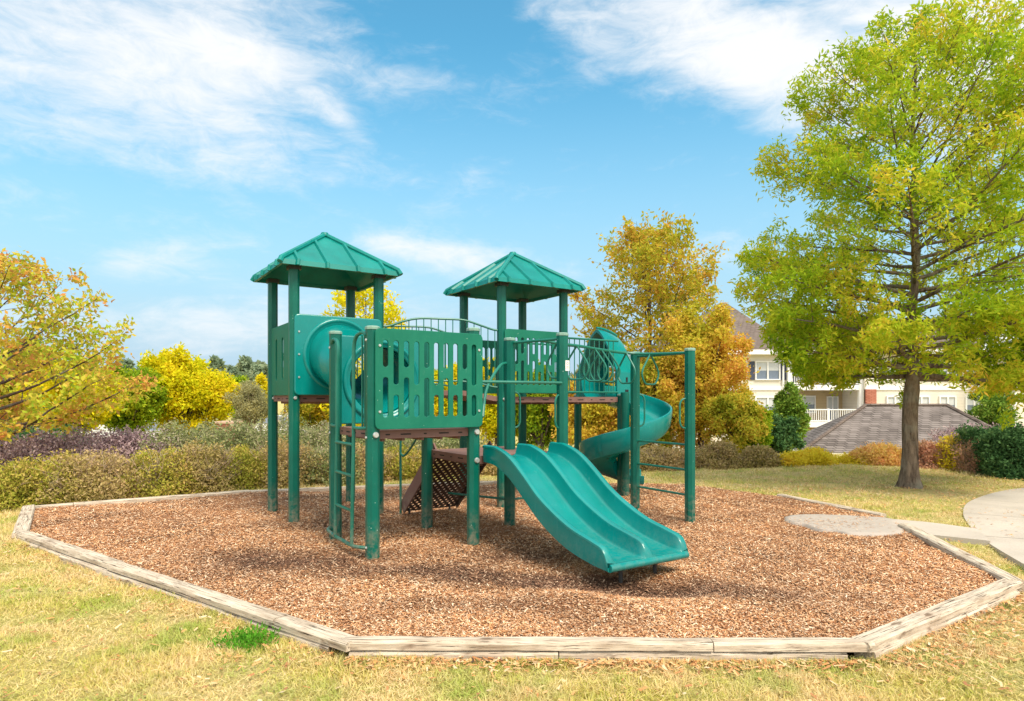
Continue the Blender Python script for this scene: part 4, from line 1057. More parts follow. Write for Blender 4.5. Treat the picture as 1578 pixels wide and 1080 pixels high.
g1 = 'autumn trees beyond the hedge'
CT('maple_tree', 1080, 18.5, 473, 716, 74, M['maple'], 'dense orange and red maple in front of the cream apartment building', 32000, .14, 60, seed=1)
CT('maple_tree', 930, 20, 575, 712, 80, M['maple'], 'low orange tree seen under the balcony deck beside the spiral slide', 20000, .14, 34, seed=2)
CT('maple_tree', 1005, 19.2, 545, 712, 66, M['golden_olive'], 'golden brown low tree seen between the two ring climber posts', 16000, .14, 30, seed=3)
CT('maple_tree', 1130, 17.1, 600, 716, 46, M['golden_olive'], 'olive and yellow shrub tree at the foot of the orange maple', 12000, .12, 24, seed=31)
CT('maple_tree', 1155, 17.2, 622, 716, 32, M['lime'], 'green and yellow bushy tree left of the dark green shrub', 9000, .12, 18, seed=32)
CT('golden_tree', 285, 26, 545, 668, 74, M['gold'], 'rounded bright yellow tree above the left hedge', 30000, .19, 46, seed=4)
CT('golden_tree', 200, 24, 565, 672, 52, M['lime'], 'bright green tree left of the rounded yellow tree', 15000, .17, 30, seed=5)
CT('golden_tree', 120, 22, 545, 672, 62, M['gold'], 'yellow green tree behind the left spreading tree', 15000, .18, 30, seed=6)
CT('golden_tree', 40, 25, 520, 672, 60, M['autumn'], 'orange tinted tree far behind the left edge tree', 14000, .2, 30, seed=61)
CT('golden_tree', 372, 34, 572, 660, 22, M['lime'], 'small yellow green tree behind the grey willow', 5000, .2, 14, seed=7)
CT('golden_tree', 402, 33, 566, 655, 18, M['gold'], 'small yellow tree just left of the left tower', 5000, .2, 14, seed=8)
CT('willow_tree', 388, 24, 584, 668, 34, M['willow'], 'grey green wispy tree next to the brick pillar', 8000, .14, 26, seed=9, elong=4, bmat='twig')
CT('golden_tree', 480, 27, 585, 668, 40, M['golden_olive'], 'orange brown tree seen below the left tower deck', 12000, .18, 24, seed=10)
CT('golden_tree', 625, 26, 556, 680, 55, M['gold'], 'bright yellow tree seen through the bridge bars left side', 16000, .18, 30, seed=11)
CT('golden_tree', 705, 25, 546, 692, 50, M['gold'], 'bright yellow tree seen through the slotted front panel', 18000, .18, 32, seed=12)
CT('golden_tree', 765, 24, 552, 694, 44, M['gold'], 'yellow tree directly behind the right tower posts', 16000, .18, 30, seed=13)
CT('golden_tree', 835, 23, 556, 700, 48, M['lime'], 'yellow green tree seen below the right tower deck', 16000, .17, 30, seed=14)
CT('conifer', 1218, 23, 590, 705, 37, M['conifer'], 'cone shaped green evergreen before the apartment balconies', 14000, .13, 30, seed=15, conical=.5)
CT('evergreen_shrub', 1196, 19.5, 640, 712, 34, M['darkgreen'], 'dark green broadleaf shrub at the foot of the conifer', 9000, .13, 24, seed=16)
CT('conifer', 1530, 30, 592, 668, 32, M['conifer'], 'small green tree against the building at the right edge', 8000, .16, 22, seed=17)
# far tree line
rf = random.Random(3)
for i in range(34):
    D = rf.uniform(70, 120); px = -60 + i * 29 + rf.uniform(-10, 10)
    tp = 561 + rf.uniform(-8, 8) if px > 180 else 570 + rf.uniform(-8, 8)
    if px > 430: tp = 575 + rf.uniform(-6, 6)
    CT('pine_tree', px, D, tp, 606, rf.uniform(24, 36), M['far'], 'distant grey green pine in the tree line under the sky', 3600, .6, 12, group='distant trees on the skyline', seed=40 + i, conical=.3)
for i, (px, tp) in enumerate(((335, 553), (378, 549), (246, 555), (398, 558))):
    CT('tall_pine', px, 80 + i * 6, tp, 575, 9, M['far'], ('tall bare stemmed pine poking above the skyline above the grey willow', 'tallest thin pine just left of the left tower', 'thin pine top behind the rounded yellow tree', 'leaning thin pine right of the tallest one')[i], 700, .6, 7, seed=90 + i)

# hedges and bushes
def bush(name, x, y, rx, ry, h, mat, label, n=9000, size=.05, group=None, seed=0, twigs=30, elong=2.2, cat='shrub', flat_top=.0, twm='twig', rz=0.0, thr=-.32):
    r = np.random.default_rng(seed + 500); g = tz(x, y) - .05
    root = empty(name, (x, y, g), label, cat, group, rz)
    d = r.normal(size=(n * 2, 3)); d[:, 2] = np.abs(d[:, 2]); d /= np.linalg.norm(d, axis=1)[:, None]
    sc = np.abs(d) ** (2.0 + flat_top); nrm = sc.sum(1) ** (1 / (2.0 + flat_top)); d = d / nrm[:, None]
    nn = np.array([noise.noise(Vector((a * 2.2 * rx / .8, b * 2.2 * ry / .8, c * 2.2 * h / .8 + seed))) + .5 * noise.noise(Vector((a * 6, b * 6, c * 6 + seed))) for a, b, c in d])
    rad = (1 + .27 * nn) * (1 - .40 * r.random(len(d)) ** 1.8) * (1 + .05 * r.normal(size=len(d))); k = (nn > thr) | (r.random(len(d)) < .35); d, rad = d[k][:n], rad[k][:n]
    P = d * rad[:, None] * np.array([rx, ry, h]); P += r.normal(size=P.shape) * .018; P[:, 2] = np.maximum(P[:, 2], .02)
    link('foliage', leaf_mesh(P, size, 'foliage', elong, seed=seed, droop=-.35), mat, root)
    mb = MB(); rr = random.Random(seed)
    for i in range(twigs):
        a = rr.uniform(0, 2 * PI); s = rr.uniform(.35, 1.05); q = Vector((math.cos(a) * rx * s, math.sin(a) * ry * s, h * rr.uniform(.55, 1.12) * (1 - .35 * s * s)))
        b = Vector((q.x * .25, q.y * .25, 0)); m_ = b.lerp(q, .5) + Vector((rr.uniform(-.08, .08), rr.uniform(-.08, .08), .05))
        mb.tube([b, m_, q], .010, 5, cap=False, r2=.0025)
        for _ in range(3):
            e = q + Vector((rr.gauss(0, .09), rr.gauss(0, .09), rr.uniform(-.02, .14))); mb.tube([m_.lerp(q, rr.uniform(.3, .9)), e], .0035, 4, cap=False, r2=.0015)
    mb.build('stems', M[twm], root); return root
rb = random.Random(5)
mats = ['hedge', 'hedge', 'hedge_brown', 'hedge', 'hedge_brown', 'hedge', 'hedge_brown', 'hedge_green', 'hedge_brown', 'hedge', 'hedge_brown', 'hedge_brown', 'hedge', 'hedge_brown', 'hedge_brown', 'hedge_brown', 'hedge_brown']
desc = {'hedge': 'olive green leafy', 'hedge_brown': 'brownish half bare twiggy', 'hedge_green': 'fresh green'}
front = [(-20, 790, 706), (70, 784, 700), (150, 776, 690), (232, 771, 682), (310, 764, 676), (378, 757, 674), (440, 752, 674), (500, 748, 676), (560, 744, 676), (620, 741, 680), (690, 737, 684), (755, 734, 686), (820, 732, 686), (885, 730, 684), (950, 728, 682), (1015, 725, 684), (1075, 722, 686)]
where = ['at the left edge of the picture', 'left of the forked bare stems, near the bed corner', 'under the purple hedge end', 'behind the pale bare forked stems', 'right of the pale bare forked stems', 'just left of the left tower posts', 'between the left tower posts', 'behind the arch ladder', 'left of the ramp handrail', 'behind the ramp handrail', 'behind the perforated ramp', 'under the right tower', 'behind the top of the double slide', 'behind the right tower post and slide', 'behind the spiral slide pole', 'between the ring climber posts', 'right of the outermost climber post']
for i, (px, yb, yt) in enumerate(front):
    x, D = gp(px, yb, tz(0, 9)); D += .55; x = at(px, D); h = zz(yt, D + .2) - tz(x, D) + .05; rx = .55 if i < 10 else .62
    bush('hedge_shrub', x, D + rb.uniform(-.12, .2), rx * rb.uniform(1.25, 1.55), .62, h * rb.uniform(.76, .90), M[mats[i]], desc[mats[i]] + ' hedge shrub ' + where[i], 12500 if i < 7 else 9000, .05 if i < 7 else .058, 'loose hedge along the back of the playground', seed=i, twigs=80 if 'brown' in mats[i] else 40, rz=.3, thr=-.12, twm='paletwig')
back = [(-30, 706, 'purple', 680), (60, 700, 'purple', 676), (140, 694, 'purple', 671), (215, 690, 'purple', 669), (285, 686, 'hedge_green', 662), (355, 683, 'hedge_green', 658), (420, 682, 'hedge_green', 658), (490, 682, 'hedge_green', 660), (560, 686, 'hedge_green', 666), (630, 690, 'hedge_green', 672), (700, 690, 'hedge_green', 676)]
wh2 = ['at the left edge behind the olive shrubs', 'below the spreading autumn tree', 'behind the first brown hedge shrub', 'left of the car roof seen above the hedge', 'below the rounded yellow tree', 'in front of the brick pillar', 'behind the left tower posts', 'behind the tunnel underside', 'behind the platform ladder', 'seen under the front platform', 'behind the brown ramp top']
for i, (px, yb, mt, yt) in enumerate(back):
    D = 12.1 + i * .28; x = at(px, D); h = zz(yt, D) - tz(x, D) + .04
    bush('hedge_plant', x, D, .72, .75, h, M[mt], ('purple leaved clipped hedge plant ' if mt == 'purple' else 'greyish green clipped hedge plant ') + wh2[i], 9500, .06, 'clipped hedge row behind the loose hedge', seed=50 + i, twigs=5, flat_top=2.0, twm='darkbark', rz=.3)
# pale bare forked stems in the hedge
sx, sy = gp(235, 764, -.03); mb = MB(); r_ = random.Random(8); sroot = empty('bare_shrub', (sx, sy, tz(sx, sy)), 'pale bare forked stems standing in front of the left hedge', 'shrub')
for i in range(11):
    a = r_.uniform(-1, 1); q = Vector((a * .34, r_.uniform(-.1, .25), r_.uniform(.45, .75))); m_ = Vector((a * .10, 0, .25)); mb.tube([(a * .03, 0, -.05), m_, q], .011, 6, cap=False, r2=.004)
    for _ in range(5):
        e = m_.lerp(q, r_.uniform(.4, 1)) + Vector((r_.gauss(0, .08), r_.gauss(0, .06), r_.uniform(.04, .2))); mb.tube([m_.lerp(q, r_.uniform(.3, .9)), e], .004, 4, cap=False, r2=.0015)
mb.build('stems', flat('pale_twig', (.52, .42, .30), .8), sroot)
# bushes on the right lawn edge
def rb_(px, yb, yt, hw, mat, label, n=9000, size=.06, **kw):
    D = 1000 * (H - .05) / (yb - 615) + .5; x = at(px, D); h = zz(yt, D) - tz(x, D) + .05
    return bush('garden_shrub', x, D, hw * D / 1000, max(.45, hw * D / 1000 * .7), h, M[mat], label, n, size, **kw)
rb_(1108, 718, 682, 34, 'hedge_brown', 'grey brown twiggy shrub below the orange maple', seed=70, twigs=40)
rb_(1172, 718, 692, 30, 'hedge_brown', 'low brown twiggy shrub left of the yellow bush', seed=71, twigs=40)
rb_(1248, 719, 694, 46, 'yellowbush', 'bright yellow rounded bush before the grey shingle roof', 12000, seed=72, twigs=4)
rb_(1352, 720, 686, 42, 'orangebush', 'peach and yellow bush left of the big trunk', 12000, seed=73, twigs=4)
rb_(1312, 719, 704, 22, 'yellowbush', 'low yellow bush between the two larger bright bushes', 4000, seed=731, twigs=2)
rb_(1432, 724, 684, 34, 'pinkbush', 'pinkish brown shrub right of the big trunk', 9000, seed=74, twigs=30)
rb_(1470, 727, 676, 26, 'yellowbush', 'loose yellow shrub touching the dark clipped hedge', 3600, seed=75, twigs=40, thr=.0)
rb_(1500, 731, 682, 24, 'pinkbush', 'twiggy reddish shrub with yellow leaves before the dark hedge', 3000, seed=76, twigs=60)
rb_(1560, 737, 664, 42, 'darkgreen', 'large dark green clipped bush at the right edge', 19000, .065, seed=77, twigs=3, flat_top=1.5)
rb_(1512, 729, 664, 34, 'darkgreen', 'dark green clipped bush left of the largest one', 10000, .065, seed=771, twigs=3, flat_top=1.5)
rb_(1640, 741, 662, 46, 'darkgreen', 'dark green clipped bush partly outside the right edge', 12000, .065, seed=78, twigs=3, flat_top=1.5)
D = 17; bush('garden_shrub', at(1530, D), D, 1.35, .6, zz(656, D) - tz(at(1530, D), D), M['purple'], 'mauve brown topped hedge behind the dark green bushes', 14000, .06, seed=79, twigs=6, flat_top=1.5)
# dark ivy slope behind the purple hedge
D = 15.5; bush('garden_shrub', at(30, D), D, 2.0, .8, zz(660, D) - tz(at(30, D), D), M['darkgreen'], 'dark green low hedge behind the purple hedge at far left', 12000, .08, seed=80, twigs=3, flat_top=1.5)
# weed clump beside the front left timber
wx, wy = gp(392, 985, -.03); wr_ = np.random.default_rng(4); n = 900
wroot = empty('weed_clump', (wx, wy, tz(wx, wy)), 'bright green weed clump growing against the left timber edging', 'weed')
P = wr_.normal(size=(n, 3)) * np.array([.085, .07, .02]) + np.array([0, 0, .03]); P[:, 2] = np.abs(P[:, 2]); P[: n // 2, 0] -= .05; P[: n // 2, 1] -= .05
link('leaves', leaf_mesh(P, .035, 'leaves', 3.5, droop=-1.0, seed=3), M['weed'], wroot)
# ------------------------------------------------------------------ buildings
def window(parent, x0, x1, z0, z1, y, shutters=False, name='window'):
    mb = MB(); f = .07
    for (a, b, c, d) in ((x0 - f, x1 + f, z1, z1 + f), (x0 - f, x1 + f, z0 - f, z0), (x0 - f, x0, z0, z1), (x1, x1 + f, z0, z1), ((x0 + x1) / 2 - .04, (x0 + x1) / 2 + .04, z0, z1)):
        mb.box(((a + b) / 2, y - .05, (c + d) / 2), (b - a, .10, d - c))
    w = mb.build(name, M['trim'], parent)
    mb = MB(); mb.box(((x0 + x1) / 2, y - .015, (z0 + z1) / 2), (x1 - x0, .02, z1 - z0)); mb.build('pane', M['glass'], w)
    mb = MB(); h2 = (z1 - z0) * .5; mb.box(((x0 + x1) / 2 + .001, y - .028, z1 - h2 / 2), (x1 - x0 - .02, .008, h2)); mb.build('blind', M['blind'], w)
    if shutters:
        for s in (x0 - f - .22, x1 + f + .22):
            mb = MB(); mb.box((s, y - .03, (z0 + z1) / 2), (.36, .06, z1 - z0 + .1)); mb.build('shutter', M['shutter'], w)
YB = 40.0
def bxp(px): return at(px, YB)
def bz(py): return zz(py, YB)
apt = empty('apartment_building', (bxp(1250), YB, -3.6), 'cream sided three storey apartment building with balconies and brown shingle roofs behind the trees', 'apartment building')
def AB(mb, name, mat, **k):
    o = mb.build(name, mat, apt, **k); o.location = (-bxp(1250), -YB, 3.6); return o
def wallbox(x0, x1, z0, z1, y0, y1, mat, name='wall'):
    mb = MB(); mb.box(((x0 + x1) / 2, (y0 + y1) / 2, (z0 + z1) / 2), (x1 - x0, y1 - y0, z1 - z0)); return AB(mb, name, mat)
wallbox(bxp(1040), bxp(1212), -4, bz(545), YB, YB + 14, M['siding'])
wallbox(bxp(1212), bxp(1326), -4, bz(545), YB + 2.2, YB + 13, M['siding_tan'])
wallbox(bxp(1326), bxp(1520), -4, bz(545), YB - .5, YB + 14, M['siding'])
wallbox(bxp(1520), bxp(1760), -4, bz(545), YB - 2, YB + 14, M['siding'])
wallbox(bxp(1326), bxp(1342), -4, bz(600), YB - .62, YB - .4, M['brick'], 'brick_pier')
def hip(x0, x1, y0, y1, ze, zr_, rx0, rx1, mat, name='roof'):
    ym = (y0 + y1) / 2; mb = MB(); o = .5
    c = [(x0 - o, y0 - o, ze), (x1 + o, y0 - o, ze), (x1 + o, y1 + o, ze), (x0 - o, y1 + o, ze)]; r = [(rx0, ym, zr_), (rx1, ym, zr_)]
    mb.add(c + r, [(0, 1, 5, 4), (1, 2, 5), (2, 3, 4, 5), (3, 0, 4), (0, 3, 2, 1)]); return AB(mb, name, mat)
hip(bxp(1040), bxp(1212), YB, YB + 12, bz(545) + .22, 1.55 + (615 - 466) * .046, at(1110, YB + 6), at(1118, YB + 6), M['shingle2'])
hip(bxp(1214), bxp(1522), YB, YB + 12, bz(545) + .2, 1.55 + (615 - 492) * .046, at(1260, YB + 6), at(1500, YB + 6), M['shingle2'])
hip(bxp(1522), bxp(1760), YB - 2, YB + 10, bz(545) + .24, 1.55 + (615 - 482) * .044, at(1600, YB + 4), at(1700, YB + 4), M['shingle2'])
for (x0, x1, y) in ((1040, 1212, YB), (1212, 1326, YB - .1), (1326, 1520, YB - .5), (1520, 1760, YB - 2)):
    mb = MB(); mb.box(((bxp(x0) + bxp(x1)) / 2, y - .3, bz(545) + .07), (bxp(x1) - bxp(x0) + (.9 if x0 == 1040 else 0) - .01, .6, .28)); AB(mb, 'fascia', M['trim'])
    if x0 != 1212:
        mb = MB(); mb.box(((bxp(x0) + bxp(x1)) / 2, y - .03, bz(598)), (bxp(x1) - bxp(x0) - .02, .06, .25)); AB(mb, 'floor_band', M['trim'])
# gable on the right
mb = MB(); gx0, gx1 = bxp(1500), bxp(1590); mb.add([(gx0, YB - 2.6, bz(545)), (gx1, YB - 2.6, bz(545)), ((gx0 + gx1) / 2, YB - 2.6, bz(508)), (gx0, YB, bz(545)), (gx1, YB, bz(545)), ((gx0 + gx1) / 2, YB, bz(508))], [(0, 1, 2), (0, 2, 5, 3), (1, 4, 5, 2)]); AB(mb, 'gable', M['trim'])
wroot = empty('w', (0, 0, 0)); bpy.data.objects.remove(wroot)
class Shift: pass
def AW(x0, x1, y0, y1, y, sh=False, name='window'):
    n0 = set(COL.objects); window(apt, bxp(x0), bxp(x1), bz(y1), bz(y0), y, sh, name)
    for o in set(COL.objects) - n0:
        if o.parent == apt: o.location = (-bxp(1250), -YB, 3.6)
AW(1165, 1200, 558, 584, YB, True); AW(1165, 1200, 613, 640, YB, False); AW(1068, 1098, 558, 584, YB, True); AW(1068, 1098, 613, 640, YB)
AW(1165, 1200, 664, 690, YB); AW(1243, 1280, 611, 636, YB + 2.2); AW(1243, 1280, 560, 588, YB + 2.2)
AW(1302, 1317, 612, 648, YB + 2.2, name='balcony_door'); AW(1302, 1317, 560, 594, YB + 2.2, name='balcony_door')
for x0 in (1360, 1400, 1440, 1480): AW(x0, x0 + 22, 560, 584, YB - .5, x0 % 80 == 0); AW(x0, x0 + 22, 612, 636, YB - .5)
AW(1534, 1550, 566, 588, YB - 2, True); AW(1558, 1590, 626, 650, YB - 2); AW(1600, 1630, 566, 588, YB - 2, True)
for (yt, yb_, fb) in ((578, 593, 601), (631, 650, 658)):
    mb = MB(); x0, x1 = bxp(1212), bxp(1326)
    mb.box(((x0 + x1) / 2, YB + .9, bz((yb_ + fb) / 2)), (x1 - x0 - .02, 2.4, bz(yb_) - bz(fb))); AB(mb, 'balcony_floor', M['trim'])
    mb = MB(); mb.box(((x0 + x1) / 2, YB - .2, bz(yt)), (x1 - x0 - .3, .07, .07)); mb.box(((x0 + x1) / 2, YB - .2, bz(yb_) + .08), (x1 - x0 - .3, .06, .06))
    n = 32
    for k in range(n + 1): mb.box((x0 + .15 + (x1 - x0 - .3) * k / n, YB - .2, (bz(yt) + bz(yb_)) / 2 + .04), (.035, .035, bz(yt) - bz(yb_) - .15))
    mb.box(((x0 + x1) / 2 + .2, YB - .2, (bz(yt) + bz(yb_)) / 2 + .04), (.14, .10, bz(yt) - bz(yb_) + .05)); AB(mb, 'balcony_railing', M['trim'])
for px, yy in ((1044, YB), (1206, YB), (1518, YB - .5), (1524, YB - 2)):
    mb = MB(); mb.box((bxp(px), yy - .08, (bz(547) - 4) / 2), (.10, .10, bz(547) + 4)); AB(mb, 'downspout', M['trim'])
for px in (1214, 1323):
    mb = MB(); mb.box((bxp(px), YB - .2, (bz(545) - 4) / 2), (.22, .24, bz(545) + 4)); AB(mb, 'balcony_column', M['trim'])

# low building with grey hip roof
FL, RL, RR, FR = Vector((11.6, 26, -.55)), Vector((15.3, 28.07, 1.27)), Vector((18.3, 27.3, 1.27)), Vector((19.6, 23.9, -.55))
BLc, BRc = FL + Vector((1.8, 6.0, 0)), FR + Vector((1.8, 6.0, 0))
low = empty('garage_building', (15.5, 26, -4), 'low outbuilding below the lawn with large grey shingle hip roof', 'outbuilding')
def LB(mb, name, mat, **k):
    o = mb.build(name, mat, low, **k); o.location = (-15.5, -26, 4); return o
mb = MB(); mb.add([FL, FR, BRc, BLc, RL, RR], [(0, 1, 5, 4), (1, 2, 5), (2, 3, 4, 5), (3, 0, 4)]); LB(mb, 'roof', M['shingle'])
mb = MB()
for a, b in ((FL, RL), (FR, RR), (RL, RR)): mb.tube([a + Vector((0, 0, .02)), b + Vector((0, 0, .03))], .075, 6)
LB(mb, 'ridge_cap', M['shingle2'])
mb = MB()
for a, b in ((FL, FR), (FL, BLc)):
    d = (b - a); mb.box((a + b) / 2 - Vector((0, 0, .13)), (d.length, .10, .2), math.atan2(d.y, d.x))
LB(mb, 'gutter', M['trim'])
mb = MB(); ins = [FL.lerp(BRc, .06), FR.lerp(BLc, .06), BRc.lerp(FL, .06), BLc.lerp(FR, .06)]
vs = [Vector((p.x, p.y, -4.2)) for p in ins] + [Vector((p.x, p.y, -.57)) for p in ins]
mb.add(vs, [(0, 1, 5, 4), (1, 2, 6, 5), (2, 3, 7, 6), (3, 0, 4, 7)]); LB(mb, 'wall', M['siding'])
mb = MB(); c = ins[0].lerp(ins[1], .35); d = ins[1] - ins[0]; mb.box((c.x, c.y, -1.3), (1.2, .08, .8), math.atan2(d.y, d.x)); LB(mb, 'window', M['glass'])

# brick pillar behind the left hedge
D = 20; x = at(353, D); g = tz(x, D)
pil = empty('brick_pillar', (x, D, g), 'red brick pillar with pale cap rising just above the left hedge', 'pillar')
mb = MB(); mb.box((0, 0, (zz(652, D) - g) / 2), (.52, .52, zz(652, D) - g)); mb.build('shaft', M['brick'], pil)
mb = MB(); mb.box((0, 0, zz(652, D) - g + .03), (.60, .60, .07)); mb.build('cap', flat('pillar_cap', (.55, .38, .28), .8), pil, bevel=.01)
# parked cars glimpsed beyond the hedge
def car(px, D, topy, label, rz):
    x = at(px, D); g = zz(topy, D) - 1.45
    r = empty('parked_car', (x, D, g), label, 'car', 'cars parked beyond the hedge', rz)
    mb = MB(); pr = [(-2.2, .35), (-2.25, .7), (-1.9, .88), (-1.2, .95), (1.0, .98), (1.9, .86), (2.2, .65), (2.2, .35)]
    mb.grid([[(a, s, z) for a, z in pr] for s in (-.85, .85)], closed=True); mb.f += [tuple(range(8)), tuple(range(15, 7, -1))]; mb.m += [0, 0]
    body = mb.build('body', M['carpaint'], r, bevel=.04)
    mb = MB(); lo = [(-1.5, .93), (1.25, .96)]; 
    mb.add([(-1.5, -.78, .93), (1.25, -.78, .96), (1.25, .78, .96), (-1.5, .78, .93), (-.95, -.6, 1.40), (.45, -.6, 1.42), (.45, .6, 1.42), (-.95, .6, 1.40)], [(0, 1, 5, 4), (1, 2, 6, 5), (2, 3, 7, 6), (3, 0, 4, 7)]); mb.build('windows', M['glass'], r)
    mb = MB(); mb.box((-.25, 0, 1.43), (1.5, 1.26, .05)); mb.build('roof_panel', M['carpaint'], r, bevel=.015)
    for a in (-1.35, 1.35):
        for s in (-.8, .8):
            mb = MB(); mb.disc((a, s, .33), (0, s, 0), .33, .12, 18); w = mb.build('wheel', M['tyre'], r)
car(243, 32, 647, 'white parked car whose roof shows above the hedge below the rounded yellow tree', .15)
car(432, 40, 640, 'white parked car glimpsed between the left tower posts', .1)
# white house glimpsed at far left
D = 38; x = at(92, D); g = -1.3; hs = empty('white_house', (x, D, g), 'small white house glimpsed through the branches of the left edge tree', 'house')
mb = MB(); mb.box((0, 2, 1.5), (3.0, 4, 3.0)); mb.build('wall', M['trim'], hs)
mb = MB(); mb.add([(-1.8, -.3, 2.9), (1.8, -.3, 2.9), (1.8, 4.3, 2.9), (-1.8, 4.3, 2.9), (-1.8, 2, 4.1), (1.8, 2, 4.1)], [(0, 1, 5, 4), (2, 3, 4, 5), (1, 2, 5), (3, 0, 4)]); mb.build('roof', M['shingle'], hs)
mb = MB(); mb.box((.5, -.02, 1.6), (.7, .06, 1.0)); mb.build('window', M['glass'], hs)

# ------------------------------------------------------------------ world, sun, camera
SUN_EL, SUN_AZ = math.radians(54), math.radians(142)     # azimuth clockwise from +Y (north)
w = bpy.data.worlds.new("World"); SC.world = w; w.use_nodes = True; nt = w.node_tree; nt.nodes.clear()
out = nt.nodes.new('ShaderNodeOutputWorld'); bg = nt.nodes.new('ShaderNodeBackground'); nt.links.new(bg.outputs[0], out.inputs[0])
sky = nt.nodes.new('ShaderNodeTexSky'); sky.sky_type = 'NISHITA'; sky.sun_disc = False; sky.sun_elevation = SUN_EL; sky.sun_rotation = SUN_AZ
sky.air_density = 1.0; sky.dust_density = .6; sky.ozone_density = 1.5
tc = nt.nodes.new('ShaderNodeTexCoord'); sx = nt.nodes.new('ShaderNodeSeparateXYZ'); nt.links.new(tc.outputs['Generated'], sx.inputs[0])
def math_n(op, a, b=None, c=None, clamp=False):
    m = nt.nodes.new('ShaderNodeMath'); m.operation = op; m.use_clamp = clamp
    for i, v in enumerate((a, b, c)):
        if v is None: continue
        if isinstance(v, bpy.types.NodeSocket): nt.links.new(v, m.inputs[i])
        else: m.inputs[i].default_value = v
    return m.outputs[0]
az = math_n('ARCTAN2', sx.outputs[0], sx.outputs[1]); el = math_n('ARCSINE', sx.outputs[2])
def blob(px, py, wx, wy, amp, rot=0.0):
    """soft patch of cloud cover centred on a sky direction"""
    a0 = math.atan((px - 789) / 1000); e0 = math.atan((615 - py) / math.hypot(1000, px - 789))
    da = math_n('SUBTRACT', az, a0); de = math_n('SUBTRACT', el, e0)
    c, s = math.cos(rot), math.sin(rot)
    p = math_n('ADD', math_n('MULTIPLY', da, c / wx), math_n('MULTIPLY', de, s / wx)); q_ = math_n('ADD', math_n('MULTIPLY', da, -s / wy), math_n('MULTIPLY', de, c / wy))
    d2 = math_n('ADD', math_n('MULTIPLY', p, p), math_n('MULTIPLY', q_, q_))
    return math_n('MULTIPLY', math_n('POWER', 2.718, math_n('MULTIPLY', d2, -1.0)), amp)
cover = None
for bl in ((110, 20, .34, .11, .92, 0), (340, 130, .12, .08, .44, -.3), (180, 190, .34, .045, .36, -.1), (1060, 40, .30, .07, .80, -.35), (1190, 130, .14, .06, .55, -.6), (1578, 40, .16, .16, 1.05, 0), (1330, 60, .18, .09, .45, -.3), (690, 395, .12, .024, .78, -.1), (590, 370, .06, .02, .55, 0),
           (660, 125, .28, .022, .42, -.02), (250, 395, .12, .03, .55, .3), (530, 185, .05, .018, .60, -.6), (330, 500, .50, .045, .66, .05), (880, 30, .10, .03, .45, -.5), (1100, 380, .08, .03, .28, 0), (100, 320, .3, .05, .22, 0), (700, 270, .2, .03, .16, 0)):
    b_ = blob(*bl); cover = b_ if cover is None else math_n('ADD', cover, b_)
def wnoise(scale, det, rough, st, dist=0.0):
    mp = nt.nodes.new('ShaderNodeMapping'); mp.inputs['Scale'].default_value = st; nt.links.new(tc.outputs['Generated'], mp.inputs[0])
    n = nt.nodes.new('ShaderNodeTexNoise'); n.inputs['Scale'].default_value = scale; n.inputs['Detail'].default_value = det; n.inputs['Roughness'].default_value = rough; n.inputs['Distortion'].default_value = dist
    nt.links.new(mp.outputs[0], n.inputs['Vector']); return n.outputs['Fac']
n1 = wnoise(4.5, 9, .62, (1, 1, 3.2), .9); n2 = wnoise(16, 8, .68, (1, 1, 2.4), .6); n3 = wnoise(2.2, 6, .6, (1, 1, 4), .8)
nn = math_n('ADD', math_n('ADD', math_n('MULTIPLY', n1, .50), math_n('MULTIPLY', n2, .46)), math_n('MULTIPLY', n3, .36))
dens = math_n('SUBTRACT', math_n('ADD', math_n('MULTIPLY', cover, .85), math_n('MULTIPLY', nn, 2.0)), 1.50)
mr = nt.nodes.new('ShaderNodeMapRange'); mr.interpolation_type = 'SMOOTHSTEP'; mr.inputs[1].default_value = -.10; mr.inputs[2].default_value = .95; nt.links.new(dens, mr.inputs[0])
low_h = nt.nodes.new('ShaderNodeMapRange'); low_h.interpolation_type = 'SMOOTHSTEP'; low_h.inputs[1].default_value = .50; low_h.inputs[2].default_value = .02; low_h.inputs[3].default_value = 0; low_h.inputs[4].default_value = 1; nt.links.new(sx.outputs[2], low_h.inputs[0])
SKYT = (1.0, 1.0, 1.0)
skyc = mix(nt, 1.0, sky.outputs[0], (.56, 1.22, 1.16), 'MULTIPLY')
skyc = mix(nt, low_h.outputs[0], skyc, (2.6, 3.55, 4.3))
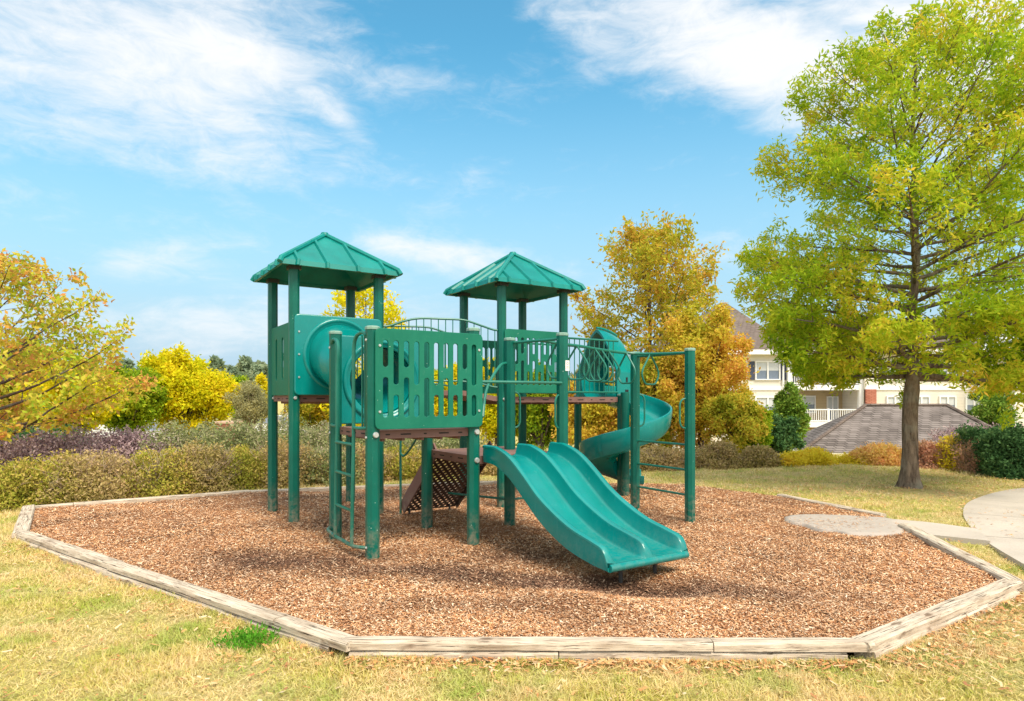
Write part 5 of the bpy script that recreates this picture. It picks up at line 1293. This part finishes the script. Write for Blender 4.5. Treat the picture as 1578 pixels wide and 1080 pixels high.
col = mix(nt, mr.outputs[0], skyc, (4.9, 5.0, 5.1))
up = nt.nodes.new('ShaderNodeMapRange'); up.interpolation_type = 'SMOOTHSTEP'; up.inputs[1].default_value = .70; up.inputs[2].default_value = .92; nt.links.new(sx.outputs[2], up.inputs[0])
bk = nt.nodes.new('ShaderNodeMapRange'); bk.interpolation_type = 'SMOOTHSTEP'; bk.inputs[1].default_value = .25; bk.inputs[2].default_value = -.25; nt.links.new(sx.outputs[1], bk.inputs[0])
hz_ = nt.nodes.new('ShaderNodeMapRange'); hz_.inputs[1].default_value = 0; hz_.inputs[2].default_value = .15; nt.links.new(sx.outputs[2], hz_.inputs[0])
fill_cloud = math_n('MULTIPLY', math_n('MAXIMUM', up.outputs[0], bk.outputs[0]), math_n('MULTIPLY_ADD', nn, .9, .25, clamp=True), clamp=True); fill_cloud = math_n('MULTIPLY', fill_cloud, hz_.outputs[0])  # cloud bank out of view overhead and behind, added for soft fill light
col = mix(nt, fill_cloud, col, (8.2, 8.0, 7.7))
nt.links.new(col, bg.inputs[0]); bg.inputs[1].default_value = .102
sun = bpy.data.lights.new('sun', 'SUN'); sun.energy = 2.3; sun.angle = math.radians(22); sun.color = (1, .87, .70)
so = bpy.data.objects.new('sun', sun); COL.objects.link(so)
sd = Vector((math.sin(SUN_AZ) * math.cos(SUN_EL), math.cos(SUN_AZ) * math.cos(SUN_EL), math.sin(SUN_EL)))
so.rotation_euler = sd.to_track_quat('Z', 'Y').to_euler(); so.location = (0, 0, 30)
cam = bpy.data.cameras.new('camera'); co = bpy.data.objects.new('camera', cam); COL.objects.link(co)
co.location = (0, 0, H); co.rotation_euler = (PI / 2, 0, 0); cam.sensor_width = 36; cam.lens = 36 * 1000 / 1578; cam.shift_y = 75 / 1578; cam.clip_end = 6000; cam.clip_start = .05
SC.camera = co
SC.view_settings.view_transform = 'Standard'; SC.view_settings.look = 'None'; SC.view_settings.exposure = 1.0; SC.view_settings.gamma = 1
SC.cycles.max_bounces = 8; SC.cycles.transparent_max_bounces = 8
